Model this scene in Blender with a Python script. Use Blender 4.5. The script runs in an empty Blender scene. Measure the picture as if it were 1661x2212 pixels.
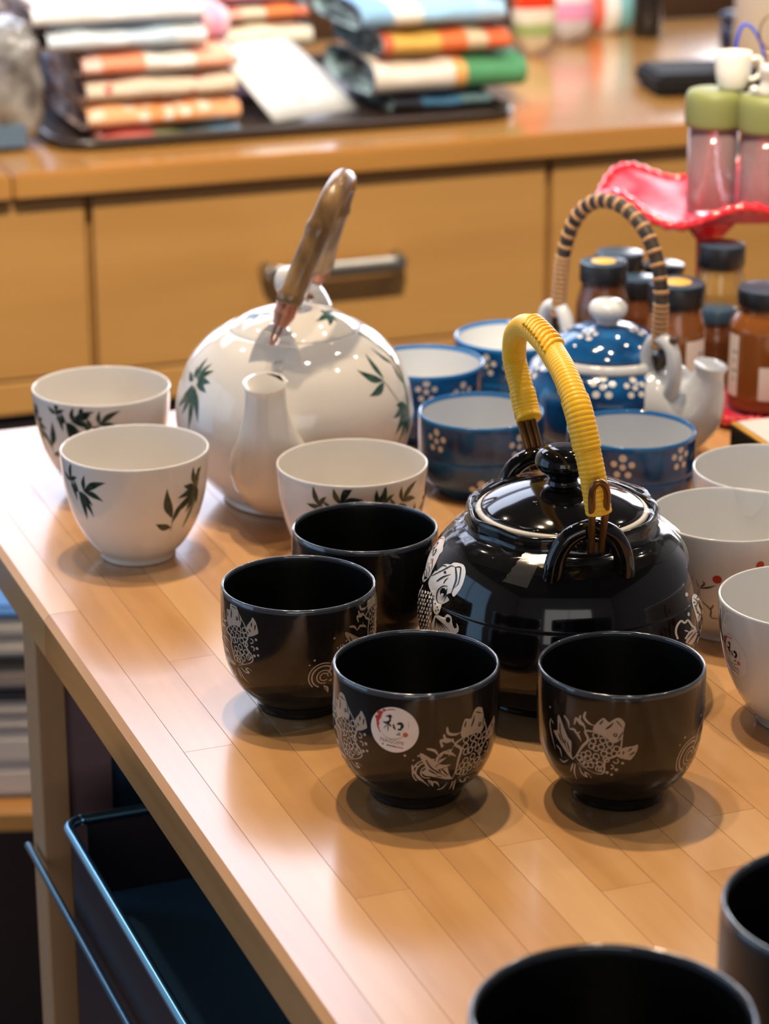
import bpy, bmesh, math, random
import numpy as np
from mathutils import Vector, Matrix
from mathutils.geometry import tessellate_polygon

# ------------------------------------------------------------------ camera, world, lamps, exposure
C = bpy.context.scene.collection
SC = bpy.context.scene
PI = math.pi
F_PX, PITCH, W_PX, H_PX = 5470.0, math.radians(19.84), 1661.0, 2212.0
CAM = np.array([0.0, 0.0, 1.443])
cd = bpy.data.cameras.new('camera')
cam = bpy.data.objects.new('camera', cd)
C.objects.link(cam)
SC.camera = cam
cam.location = CAM
cam.rotation_euler = (PI / 2 - PITCH, 0, 0)
cd.sensor_fit = 'VERTICAL'
cd.sensor_height = 36.0
cd.lens = F_PX / H_PX * 36.0
cd.clip_start = 0.05
cd.dof.use_dof = True
cd.dof.focus_distance = 1.27
cd.dof.aperture_fstop = 9.5

wd = bpy.data.worlds.new('world')
SC.world = wd
wd.use_nodes = True
wd.node_tree.nodes['Background'].inputs[0].default_value = (0.80, 0.84, 1.0, 1)
wd.node_tree.nodes['Background'].inputs[1].default_value = 0.30

SC.view_settings.view_transform = 'Standard'
SC.view_settings.look = 'None'
SC.view_settings.exposure = 0.0
SC.view_settings.gamma = 1.0
SC.view_settings.use_curve_mapping = False


def spot(name, loc, target, watt, col, size=70, radius=0.03, blend=0.6):
    ld = bpy.data.lights.new(name, 'SPOT')
    ld.energy = watt
    ld.color = col
    ld.spot_size = math.radians(size)
    ld.spot_blend = blend
    ld.shadow_soft_size = radius
    o = bpy.data.objects.new(name, ld)
    C.objects.link(o)
    o.location = loc
    d = Vector(target) - Vector(loc)
    o.rotation_euler = d.to_track_quat('-Z', 'Y').to_euler()
    return o


def area(name, loc, target, sx, sy, watt, col):
    ld = bpy.data.lights.new(name, 'AREA')
    ld.shape = 'RECTANGLE'
    ld.size = sx
    ld.size_y = sy
    ld.energy = watt
    ld.color = col
    o = bpy.data.objects.new(name, ld)
    C.objects.link(o)
    o.location = loc
    d = Vector(target) - Vector(loc)
    o.rotation_euler = d.to_track_quat('-Z', 'Y').to_euler()
    return o


TGT = (0.05, 1.35, 0.9)
spot('ceiling_spot', (-0.10, 1.72, 2.95), TGT, 105, (1.0, 0.78, 0.54), 62)
spot('ceiling_spot', (-0.36, 1.50, 2.95), TGT, 44, (1.0, 0.74, 0.48), 62)
spot('ceiling_spot', (0.30, 1.22, 2.95), TGT, 34, (1.0, 0.84, 0.70), 62)
for i, (x, y, e) in enumerate([(0.9, 2.2, 16), (1.3, 1.2, 10), (0.6, 2.9, 12), (1.7, 2.4, 14), (-1.2, 2.6, 14)]):
    spot('ceiling_spot', (x, y, 2.95), (x * 0.3, 1.6, 0.9), e, (1.0, 0.86, 0.70), 80)
spot('ceiling_spot', (-0.5, 2.55, 2.95), (-0.2, 3.0, 0.9), 105, (0.95, 0.96, 1.0), 55, 0.05)
spot('ceiling_spot', (0.9, 2.75, 2.95), (0.6, 3.1, 0.9), 34, (1.0, 0.95, 0.90), 75, 0.05)
spot('ceiling_spot', (0.1, 0.70, 2.95), (0.15, 2.62, 0.72), 400, (1.0, 0.82, 0.58), 34, 0.05)  # added spot, aimed to brighten the drawer fronts
# assumed lights of unseen windows and an unseen ceiling panel, plus an added front fill
area('window_light', (-2.96, 1.1, 1.30), (0, 1.1, 1.30), 2.4, 1.9, 26, (0.35, 0.64, 1.0))  # assumed source of the blue light from the left
area('window_light', (-1.35, 6.40, 1.85), (-1.35, 0, 1.85), 2.5, 1.9, 58, (0.74, 0.79, 1.0))  # assumed cool back light, placed for the lavender sheen on the table
area('window_light', (1.75, 6.40, 1.85), (1.75, 0, 1.85), 1.9, 2.0, 125, (0.92, 0.93, 1.0))  # added back light for the grey sheen on the worktop's right
area('ceiling_panel_light', (-1.15, 5.2, 3.26), (-1.15, 5.2, 0), 2.4, 2.2, 110, (0.72, 0.80, 1.0))  # assumed panel, placed for the sheen along the table's left edge
area('window_light', (0.3, -2.54, 1.45), (0.3, 0, 1.45), 2.6, 1.5, 24, (1.0, 0.95, 0.90))  # added frontal fill; this wall has no known opening


# ------------------------------------------------------------------ helpers
def dray(px, py):
    u = (px - W_PX / 2) / F_PX
    v = (py - H_PX / 2) / F_PX
    return np.array([u, math.cos(PITCH) - v * math.sin(PITCH), -math.sin(PITCH) - v * math.cos(PITCH)])


def at(px, py, z=0.9):
    d = dray(px, py)
    return CAM + d * ((z - CAM[2]) / d[2])


def aty(px, py, y):
    d = dray(px, py)
    return CAM + d * (y / d[1])


def project(P):
    q = np.asarray(P, float) - CAM
    cz = q[..., 1] * math.cos(PITCH) - q[..., 2] * math.sin(PITCH)
    cy = -(q[..., 1] * math.sin(PITCH) + q[..., 2] * math.cos(PITCH))
    return np.stack([W_PX / 2 + F_PX * q[..., 0] / cz, H_PX / 2 + F_PX * cy / cz], -1)


def tag(o, label=None, cat=None, group=None, kind=None):
    if label: o['label'] = label
    if cat: o['category'] = cat
    if group: o['group'] = group
    if kind: o['kind'] = kind
    return o


def empty(name, loc, rz=0.0, **kw):
    o = bpy.data.objects.new(name, None)
    C.objects.link(o)
    o.location = loc
    o.rotation_euler = (0, 0, rz)
    o.empty_display_size = 0.02
    return tag(o, **kw)


def link(name, me, parent=None, loc=(0, 0, 0), rot=(0, 0, 0)):
    o = bpy.data.objects.new(name, me)
    C.objects.link(o)
    o.location = loc
    o.rotation_euler = rot
    if parent: o.parent = parent
    return o


def mk(name, verts, faces, mats, parent=None, loc=(0, 0, 0), rot=(0, 0, 0), fm=None, smooth=True):
    me = bpy.data.meshes.new(name)
    me.from_pydata([tuple(map(float, v)) for v in verts], [], faces)
    if not isinstance(mats, (list, tuple)): mats = [mats]
    for m in mats: me.materials.append(m)
    if fm is not None:
        me.polygons.foreach_set('material_index', fm)
    me.polygons.foreach_set('use_smooth', [smooth] * len(me.polygons))
    me.update()
    return link(name, me, parent, loc, rot)


def box_data(x0, x1, y0, y1, z0, z1, b=0.001, seg=1):
    bm = bmesh.new()
    bmesh.ops.create_cube(bm, size=1)
    for v in bm.verts:
        v.co = Vector((x0 + (v.co.x + .5) * (x1 - x0), y0 + (v.co.y + .5) * (y1 - y0), z0 + (v.co.z + .5) * (z1 - z0)))
    if b > 0:
        bmesh.ops.bevel(bm, geom=bm.edges[:], offset=b, segments=seg, affect='EDGES')
    return bm


def box(name, x0, x1, y0, y1, z0, z1, mat, parent=None, b=0.001, seg=1, loc=(0, 0, 0), rot=(0, 0, 0)):
    bm = box_data(x0, x1, y0, y1, z0, z1, b, seg)
    me = bpy.data.meshes.new(name)
    bm.to_mesh(me)
    bm.free()
    me.materials.append(mat)
    return link(name, me, parent, loc, rot)


def cat_rom(pts, n=6, closed=False):
    P = [np.asarray(p, float) for p in pts]
    out = []
    m = len(P)
    rng = m if closed else m - 1
    for i in range(rng):
        if closed:
            p0, p1, p2, p3 = P[(i - 1) % m], P[i], P[(i + 1) % m], P[(i + 2) % m]
        else:
            p1, p2 = P[i], P[i + 1]
            p0 = P[i - 1] if i > 0 else 2 * p1 - p2
            p3 = P[i + 2] if i + 2 < m else 2 * p2 - p1
        for k in range(n):
            t = k / n
            out.append(0.5 * (2 * p1 + (p2 - p0) * t + (2 * p0 - 5 * p1 + 4 * p2 - p3) * t * t + (3 * p1 - p0 - 3 * p2 + p3) * t ** 3))
    if not closed: out.append(P[-1])
    return out


def lathe(name, prof, mats, parent=None, seg=72, loc=(0, 0, 0), rot=(0, 0, 0), seg_mat=None, wob=None):
    """prof: list of (r, z) from the bottom outside round to the inside; r == 0 closes with a pole"""
    verts, rings, faces, fm = [], [], [], []
    for i, (r, z) in enumerate(prof):
        if r < 1e-6:
            rings.append([len(verts)])
            verts.append((0, 0, z))
        else:
            rings.append(list(range(len(verts), len(verts) + seg)))
            for k in range(seg):
                a = 2 * PI * k / seg
                rr, zz = (r, z) if wob is None else wob(a, r, z)
                verts.append((rr * math.cos(a), rr * math.sin(a), zz))
    for i in range(len(prof) - 1):
        A, B = rings[i], rings[i + 1]
        mi = seg_mat(i, prof) if seg_mat else 0
        for k in range(seg):
            k2 = (k + 1) % seg
            if len(A) == 1 and len(B) == 1: continue
            if len(A) == 1: faces.append((A[0], B[k2], B[k]))
            elif len(B) == 1: faces.append((A[k], A[k2], B[0]))
            else: faces.append((A[k], A[k2], B[k2], B[k]))
            fm.append(mi)
    return mk(name, verts, faces, mats, parent, loc, rot, fm)


def tube_data(path, rad, seg=14, flat=1.0, cap=True, phase=None):
    P = [np.asarray(p, float) for p in path]
    n = len(P)
    R = rad if callable(rad) else (lambda i: rad[i] if hasattr(rad, '__len__') else rad)
    T = []
    for i in range(n):
        t = P[min(i + 1, n - 1)] - P[max(i - 1, 0)]
        T.append(t / (np.linalg.norm(t) + 1e-12))
    up = np.array([0, 0, 1.0]) if abs(T[0][2]) < 0.9 else np.array([1.0, 0, 0])
    N = np.cross(T[0], up)
    N /= np.linalg.norm(N)
    verts, faces = [], []
    for i in range(n):
        N = N - T[i] * (N @ T[i])
        N /= np.linalg.norm(N)
        B = np.cross(T[i], N)
        for k in range(seg):
            a = 2 * PI * k / seg
            r = R(i)
            if phase: r = r * phase(i, a)
            verts.append(P[i] + N * r * math.cos(a) + B * r * flat * math.sin(a))
    for i in range(n - 1):
        for k in range(seg):
            k2 = (k + 1) % seg
            faces.append((i * seg + k, i * seg + k2, (i + 1) * seg + k2, (i + 1) * seg + k))
    if cap:
        c0, c1 = len(verts), len(verts) + 1
        verts += [P[0], P[-1]]
        for k in range(seg):
            k2 = (k + 1) % seg
            faces.append((c0, k2, k))
            faces.append((c1, (n - 1) * seg + k, (n - 1) * seg + k2))
    return verts, faces


def tube(name, path, rad, mat, parent=None, seg=14, loc=(0, 0, 0), rot=(0, 0, 0), flat=1.0, phase=None):
    v, f = tube_data(path, rad, seg, flat, True, phase)
    return mk(name, v, f, mat, parent, loc, rot)


# ------------------------------------------------------------------ materials
def new_mat(name):
    m = bpy.data.materials.new(name)
    m.use_nodes = True
    nt = m.node_tree
    return m, nt, nt.nodes['Principled BSDF']


def pm(name, col, rough=0.4, metal=0.0, coat=0.0, spec=0.5, trans=0.0, ior=1.45, alpha=1.0, sheen=0.0):
    m, nt, b = new_mat(name)
    b.inputs['Base Color'].default_value = (*col, 1)
    b.inputs['Roughness'].default_value = rough
    b.inputs['Metallic'].default_value = metal
    b.inputs['Coat Weight'].default_value = coat
    b.inputs['Specular IOR Level'].default_value = spec
    b.inputs['Transmission Weight'].default_value = trans
    b.inputs['IOR'].default_value = ior
    b.inputs['Alpha'].default_value = alpha
    b.inputs['Sheen Weight'].default_value = sheen
    return m


def nd(nt, kind, **kw):
    n = nt.nodes.new(kind)
    for k, v in kw.items(): setattr(n, k, v)
    return n


def ramp(nt, stops, interp='LINEAR'):
    r = nd(nt, 'ShaderNodeValToRGB')
    cr = r.color_ramp
    cr.interpolation = interp
    while len(cr.elements) > 1: cr.elements.remove(cr.elements[-1])
    for i, (p, c) in enumerate(stops):
        e = cr.elements[0] if i == 0 else cr.elements.new(p)
        e.position = p
        e.color = (*c, 1)
    return r


def wood(name, dark, mid, lightc, rough, along='Y', scale=1.0, rnd=True, bump=0.02, coat=0.0):
    m, nt, b = new_mat(name)
    b.inputs['Coat Weight'].default_value = coat
    b.inputs['Coat Roughness'].default_value = 0.16
    L = nt.links.new
    tc = nd(nt, 'ShaderNodeTexCoord')
    oi = nd(nt, 'ShaderNodeObjectInfo')
    add = nd(nt, 'ShaderNodeVectorMath', operation='ADD')
    mul = nd(nt, 'ShaderNodeVectorMath', operation='SCALE')
    comb = nd(nt, 'ShaderNodeCombineXYZ')
    for i in range(3): L(oi.outputs['Random'], comb.inputs[i])
    L(comb.outputs[0], mul.inputs[0])
    mul.inputs['Scale'].default_value = 37.0 if rnd else 0.0
    L(tc.outputs['Object'], add.inputs[0])
    L(mul.outputs[0], add.inputs[1])
    mp = nd(nt, 'ShaderNodeMapping')
    s = [60 * scale, 60 * scale, 60 * scale]
    s['XYZ'.index(along)] = 4.5 * scale
    mp.inputs['Scale'].default_value = s
    L(add.outputs[0], mp.inputs[0])
    n1 = nd(nt, 'ShaderNodeTexNoise')
    n1.inputs['Scale'].default_value = 1.0
    n1.inputs['Detail'].default_value = 6
    n1.inputs['Distortion'].default_value = 0.6
    L(mp.outputs[0], n1.inputs['Vector'])
    mp2 = nd(nt, 'ShaderNodeMapping')
    s2 = [22 * scale] * 3
    s2['XYZ'.index(along)] = 7 * scale
    mp2.inputs['Scale'].default_value = s2
    L(add.outputs[0], mp2.inputs[0])
    n2 = nd(nt, 'ShaderNodeTexNoise')
    n2.inputs['Scale'].default_value = 1.0
    n2.inputs['Detail'].default_value = 3
    L(mp2.outputs[0], n2.inputs['Vector'])
    mx = nd(nt, 'ShaderNodeMath', operation='MULTIPLY_ADD')
    L(n1.outputs[0], mx.inputs[0])
    mx.inputs[1].default_value = 0.45
    hl = nd(nt, 'ShaderNodeMath', operation='MULTIPLY')
    L(n2.outputs[0], hl.inputs[0])
    hl.inputs[1].default_value = 0.35
    L(hl.outputs[0], mx.inputs[2])
    ad2 = nd(nt, 'ShaderNodeMath', operation='MULTIPLY_ADD')
    L(oi.outputs['Random'], ad2.inputs[0])
    ad2.inputs[1].default_value = 0.34 if rnd else 0.0
    L(mx.outputs[0], ad2.inputs[2])
    r = ramp(nt, [(0.22, dark), (0.5, mid), (0.85, lightc)])
    L(ad2.outputs[0], r.inputs[0])
    L(r.outputs[0], b.inputs['Base Color'])
    b.inputs['Roughness'].default_value = rough
    bp = nd(nt, 'ShaderNodeBump')
    bp.inputs['Strength'].default_value = bump
    bp.inputs['Distance'].default_value = 0.002
    L(n1.outputs[0], bp.inputs['Height'])
    L(bp.outputs[0], b.inputs['Normal'])
    return m


def cloth_mat(name, stops, blot=None, axis=0, bscale=14, bsize=0.45):
    """blocks of colour along the generated axis, optional printed blotches"""
    m, nt, b = new_mat(name)
    L = nt.links.new
    tc = nd(nt, 'ShaderNodeTexCoord')
    sp = nd(nt, 'ShaderNodeSeparateXYZ')
    L(tc.outputs['Generated'], sp.inputs[0])
    r = ramp(nt, stops, 'CONSTANT')
    L(sp.outputs[axis], r.inputs[0])
    out = r.outputs[0]
    if blot:
        v = nd(nt, 'ShaderNodeTexVoronoi')
        v.inputs['Scale'].default_value = bscale
        L(tc.outputs['Object'], v.inputs['Vector'])
        lt = nd(nt, 'ShaderNodeMath', operation='LESS_THAN')
        L(v.outputs['Distance'], lt.inputs[0])
        lt.inputs[1].default_value = bsize
        mix = nd(nt, 'ShaderNodeMix', data_type='RGBA')
        L(lt.outputs[0], mix.inputs['Factor'])
        L(out, mix.inputs[6])
        mix.inputs[7].default_value = (*blot, 1)
        out = mix.outputs[2]
    L(out, b.inputs['Base Color'])
    b.inputs['Roughness'].default_value = 0.85
    b.inputs['Specular IOR Level'].default_value = 0.2
    n = nd(nt, 'ShaderNodeTexNoise')
    n.inputs['Scale'].default_value = 60
    bp = nd(nt, 'ShaderNodeBump')
    bp.inputs['Strength'].default_value = 0.15
    bp.inputs['Distance'].default_value = 0.003
    L(tc.outputs['Object'], n.inputs['Vector'])
    L(n.outputs[0], bp.inputs['Height'])
    L(bp.outputs[0], b.inputs['Normal'])
    return m


def speck(name, c1, c2, rough, scale=400, lo=0.45, hi=0.75, coat=0.0, stretch=(1, 1, 1), detail=4):
    m, nt, b = new_mat(name)
    L = nt.links.new
    tc = nd(nt, 'ShaderNodeTexCoord')
    mp = nd(nt, 'ShaderNodeMapping')
    mp.inputs['Scale'].default_value = stretch
    L(tc.outputs['Object'], mp.inputs[0])
    n = nd(nt, 'ShaderNodeTexNoise')
    n.inputs['Scale'].default_value = scale
    n.inputs['Detail'].default_value = detail
    L(mp.outputs[0], n.inputs['Vector'])
    r = ramp(nt, [(lo, c1), (hi, c2)])
    L(n.outputs[0], r.inputs[0])
    L(r.outputs[0], b.inputs['Base Color'])
    b.inputs['Roughness'].default_value = rough
    b.inputs['Coat Weight'].default_value = coat
    b.inputs['Coat Roughness'].default_value = 0.04
    return m


M = {}
M['stave'] = wood('maple_stave', (0.40, 0.185, 0.060), (0.58, 0.305, 0.115), (0.72, 0.43, 0.20), 0.26, coat=0.7)
M['edge'] = wood('maple_edge', (0.36, 0.17, 0.06), (0.50, 0.27, 0.11), (0.60, 0.36, 0.17), 0.4)
M['beech'] = wood('beech_front', (0.47, 0.240, 0.070), (0.56, 0.305, 0.098), (0.62, 0.35, 0.125), 0.42, 'X', 0.35, False, 0.01)
M['worktop'] = wood('beech_worktop', (0.44, 0.20, 0.045), (0.55, 0.27, 0.07), (0.62, 0.34, 0.11), 0.25, 'X', 0.5, False, 0.01, 1.0)
M['post'] = wood('post_wood', (0.34, 0.18, 0.085), (0.44, 0.25, 0.125), (0.50, 0.30, 0.16), 0.5, 'Z', 0.8)
M['dark_void'] = pm('dark_laminate', (0.030, 0.022, 0.026), 0.5)
M['plum'] = pm('plum_laminate', (0.22, 0.135, 0.15), 0.45)
M['navy_panel'] = pm('blue_grey_panel', (0.045, 0.115, 0.22), 0.45, 0.2)
M['bin'] = pm('smoked_bin_plastic', (0.022, 0.018, 0.026), 0.42, spec=0.35)
M['drawer_floor'] = pm('blue_grey_sheet', (0.10, 0.25, 0.44), 0.34, 0.25)  # blue light entering the bay is put into the sheet's base colour
M['bluesteel'] = pm('blue_anodised_steel', (0.22, 0.52, 0.78), 0.28, 1.0)  # reflected blue light put into the steel colour of rim and rail
M['steel'] = pm('brushed_steel', (0.62, 0.64, 0.66), 0.22, 1.0)
M['satin'] = pm('satin_steel', (0.42, 0.40, 0.36), 0.38, 1.0)
M['porcelain'] = pm('cream_porcelain', (0.80, 0.765, 0.715), 0.07, coat=0.3)
M['plumporc'] = pm('cool_white_porcelain', (0.73, 0.73, 0.72), 0.07, coat=0.3)
M['bluewhite'] = pm('grey_white_glaze', (0.66, 0.69, 0.73), 0.10, coat=0.3)
M['blue'] = speck('brushed_blue_glaze', (0.004, 0.033, 0.125), (0.012, 0.125, 0.37), 0.08, 34, 0.34, 0.66, 0.3, (1, 1, 2.2), 3)
M['bluerim'] = pm('bright_blue_glaze', (0.020, 0.17, 0.47), 0.08, coat=0.3)
M['black'] = speck('black_glaze', (0.0045, 0.0042, 0.0045), (0.009, 0.0085, 0.0085), 0.085, 900, 0.55, 0.85)
M['blackcup'] = speck('black_cup_glaze', (0.010, 0.009, 0.009), (0.020, 0.018, 0.017), 0.13, 700, 0.5, 0.85)
M['blackin'] = speck('black_matte_glaze', (0.0045, 0.0042, 0.0042), (0.012, 0.011, 0.011), 0.30, 700, 0.55, 0.85)
M['darkbrown'] = pm('dark_brown_stoneware', (0.018, 0.014, 0.012), 0.38)
M['rimgrey'] = pm('worn_black_rim', (0.045, 0.054, 0.068), 0.14, coat=0.8)  # blue highlight of the cool light put into the rim colour
M['leaf'] = speck('dark_green_print', (0.010, 0.022, 0.014), (0.045, 0.085, 0.055), 0.15, 260, 0.35, 0.75)
M['leaf2'] = speck('pale_green_print', (0.10, 0.15, 0.06), (0.24, 0.29, 0.14), 0.15, 260, 0.35, 0.75)
M['leaf3'] = speck('blue_green_print', (0.018, 0.055, 0.040), (0.07, 0.15, 0.115), 0.15, 300, 0.35, 0.75)
M['koi'] = pm('greyish_cream_print', (0.42, 0.36, 0.29), 0.3)
M['koiw'] = pm('white_print', (0.88, 0.87, 0.86), 0.2)
M['koik'] = pm('black_print', (0.008, 0.008, 0.008), 0.2)
M['dot'] = pm('cream_dot_print', (0.76, 0.73, 0.68), 0.2)
M['red'] = pm('red_print', (0.50, 0.045, 0.025), 0.25)
M['brownprint'] = pm('brown_print', (0.075, 0.045, 0.040), 0.3)
M['paper'] = pm('sticker_paper', (0.80, 0.75, 0.71), 0.45)
M['ink'] = pm('black_ink', (0.012, 0.011, 0.011), 0.5)
M['inkgrey'] = pm('grey_ink', (0.28, 0.23, 0.19), 0.5)
M['inkred'] = pm('red_ink', (0.48, 0.045, 0.050), 0.5)
M['inkorange'] = pm('orange_ink', (0.60, 0.12, 0.04), 0.5)
M['inktan'] = pm('tan_ink', (0.50, 0.36, 0.24), 0.5)
M['yellow'] = pm('yellow_plastic_cord', (1.0, 0.56, 0.030), 0.32, spec=0.4)
M['bronze'] = pm('bronze_wire', (0.20, 0.095, 0.03), 0.28, 0.75)
M['copper'] = pm('copper_wire', (0.62, 0.30, 0.20), 0.3, 0.85)
M['bamboo'] = speck('bamboo_skin', (0.13, 0.070, 0.025), (0.37, 0.215, 0.085), 0.30, 75, 0.32, 0.70, 0.3, (1, 1, 0.3))
M['bamboodark'] = pm('bamboo_node', (0.075, 0.038, 0.018), 0.45)
M['bambooend'] = pm('greyed_bamboo', (0.55, 0.50, 0.48), 0.35)
M['handlecore'] = speck('dark_cane', (0.030, 0.020, 0.014), (0.085, 0.062, 0.045), 0.5, 120)
M['rattan'] = pm('pale_rattan_strip', (0.50, 0.27, 0.12), 0.45)

def film(name, rough, haze, gl):
    m, nt, b = new_mat(name)
    tr = nd(nt, 'ShaderNodeBsdfTransparent')
    tr.inputs[0].default_value = (1 - haze * 0.4,) * 3 + (1,)
    go = nd(nt, 'ShaderNodeBsdfGlossy')
    go.inputs['Roughness'].default_value = rough
    df = nd(nt, 'ShaderNodeBsdfDiffuse')
    df.inputs[0].default_value = (0.6, 0.58, 0.56, 1)
    fr = nd(nt, 'ShaderNodeFresnel')
    fr.inputs[0].default_value = 1.4
    sc = nd(nt, 'ShaderNodeMath', operation='MULTIPLY')
    sc.inputs[1].default_value = gl
    m1, m2 = nd(nt, 'ShaderNodeMixShader'), nd(nt, 'ShaderNodeMixShader')
    L = nt.links.new
    L(fr.outputs[0], sc.inputs[0])
    L(sc.outputs[0], m1.inputs[0])
    L(tr.outputs[0], m1.inputs[1])
    L(go.outputs[0], m1.inputs[2])
    m2.inputs[0].default_value = haze
    L(m1.outputs[0], m2.inputs[1])
    L(df.outputs[0], m2.inputs[2])
    L(m2.outputs[0], nt.nodes['Material Output'].inputs[0])
    return m


M['film'] = film('clear_film', 0.05, 0.004, 0.40)
M['tape'] = film('clear_tape', 0.20, 0.05, 1.0)


# ------------------------------------------------------------------ prints that lie on a turned surface
class Surf:
    def __init__(self, prof, center):
        self.p = np.array(prof, float)
        seg = np.linalg.norm(np.diff(self.p, axis=0), axis=1)
        self.L = np.concatenate([[0], np.cumsum(seg)])
        self.c = np.array(center, float)
        tg = np.gradient(self.p, axis=0)
        n = np.stack([tg[:, 1], -tg[:, 0]], 1)
        self.n = n / (np.linalg.norm(n, axis=1, keepdims=True) + 1e-9)

    def rz(self, t):
        return np.interp(t, self.L, self.p[:, 0]), np.interp(t, self.L, self.p[:, 1])

    def pos(self, th, t, off=0.0):
        r, z = self.rz(t)
        r = r + off * np.interp(t, self.L, self.n[:, 0])
        z = z + off * np.interp(t, self.L, self.n[:, 1])
        return np.stack([r * np.cos(th), r * np.sin(th), z + 0 * th], -1)

    def find(self, px, py):
        """the visible point of the surface seen at this place of the photograph, as (theta, t)"""
        th0 = math.atan2(-self.c[1], -self.c[0])
        A, B = np.linspace(th0 - 1.75, th0 + 1.75, 141), np.linspace(0, self.L[-1], 91)
        for k in range(3):
            a, b = np.meshgrid(A, B)
            q = self.pos(a, b)
            w = q + self.c
            d = np.hypot(*(project(w) - np.array([px, py])).transpose(2, 0, 1))
            nr = np.interp(b, self.L, self.n[:, 0])
            nz = np.interp(b, self.L, self.n[:, 1])
            nn = np.stack([nr * np.cos(a), nr * np.sin(a), nz], -1)
            fac = ((CAM - w) * nn).sum(-1)
            d = d + (fac < 0) * 1e4
            i = np.unravel_index(d.argmin(), d.shape)
            ta, tb = a[i], b[i]
            da, db = (A[1] - A[0]), (B[1] - B[0])
            A = np.linspace(ta - da, ta + da, 25)
            B = np.clip(np.linspace(tb - db, tb + db, 25), 0, self.L[-1])
        return ta, tb


def subdivide(v, tris, maxlen):
    v = [np.asarray(p, float) for p in v]
    for _ in range(5):
        new, mid, ch = [], {}, False
        def m(i, j):
            k = (min(i, j), max(i, j))
            if k not in mid:
                mid[k] = len(v)
                v.append((v[i] + v[j]) / 2)
            return mid[k]
        split = set()
        for t in tris:
            for i, j in ((0, 1), (1, 2), (2, 0)):
                if np.linalg.norm(v[t[i]] - v[t[j]]) > maxlen:
                    split.add((min(t[i], t[j]), max(t[i], t[j])))
        if not split: break
        for t in tris:
            e = [(min(t[i], t[(i + 1) % 3]), max(t[i], t[(i + 1) % 3])) in split for i in range(3)]
            a, b, c = t
            n = sum(e)
            if n == 0: new.append(t)
            elif n == 3:
                x, y, z = m(a, b), m(b, c), m(c, a)
                new += [(a, x, z), (x, b, y), (z, y, c), (x, y, z)]
            else:
                while not e[0]:
                    a, b, c = b, c, a
                    e = e[1:] + e[:1]
                x = m(a, b)
                if n == 1: new += [(a, x, c), (x, b, c)]
                elif e[1]:
                    y = m(b, c)
                    new += [(a, x, c), (x, y, c), (x, b, y)]
                else:
                    z = m(c, a)
                    new += [(a, x, z), (z, x, c), (x, b, c)]
        tris = new
    return v, tris


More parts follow.
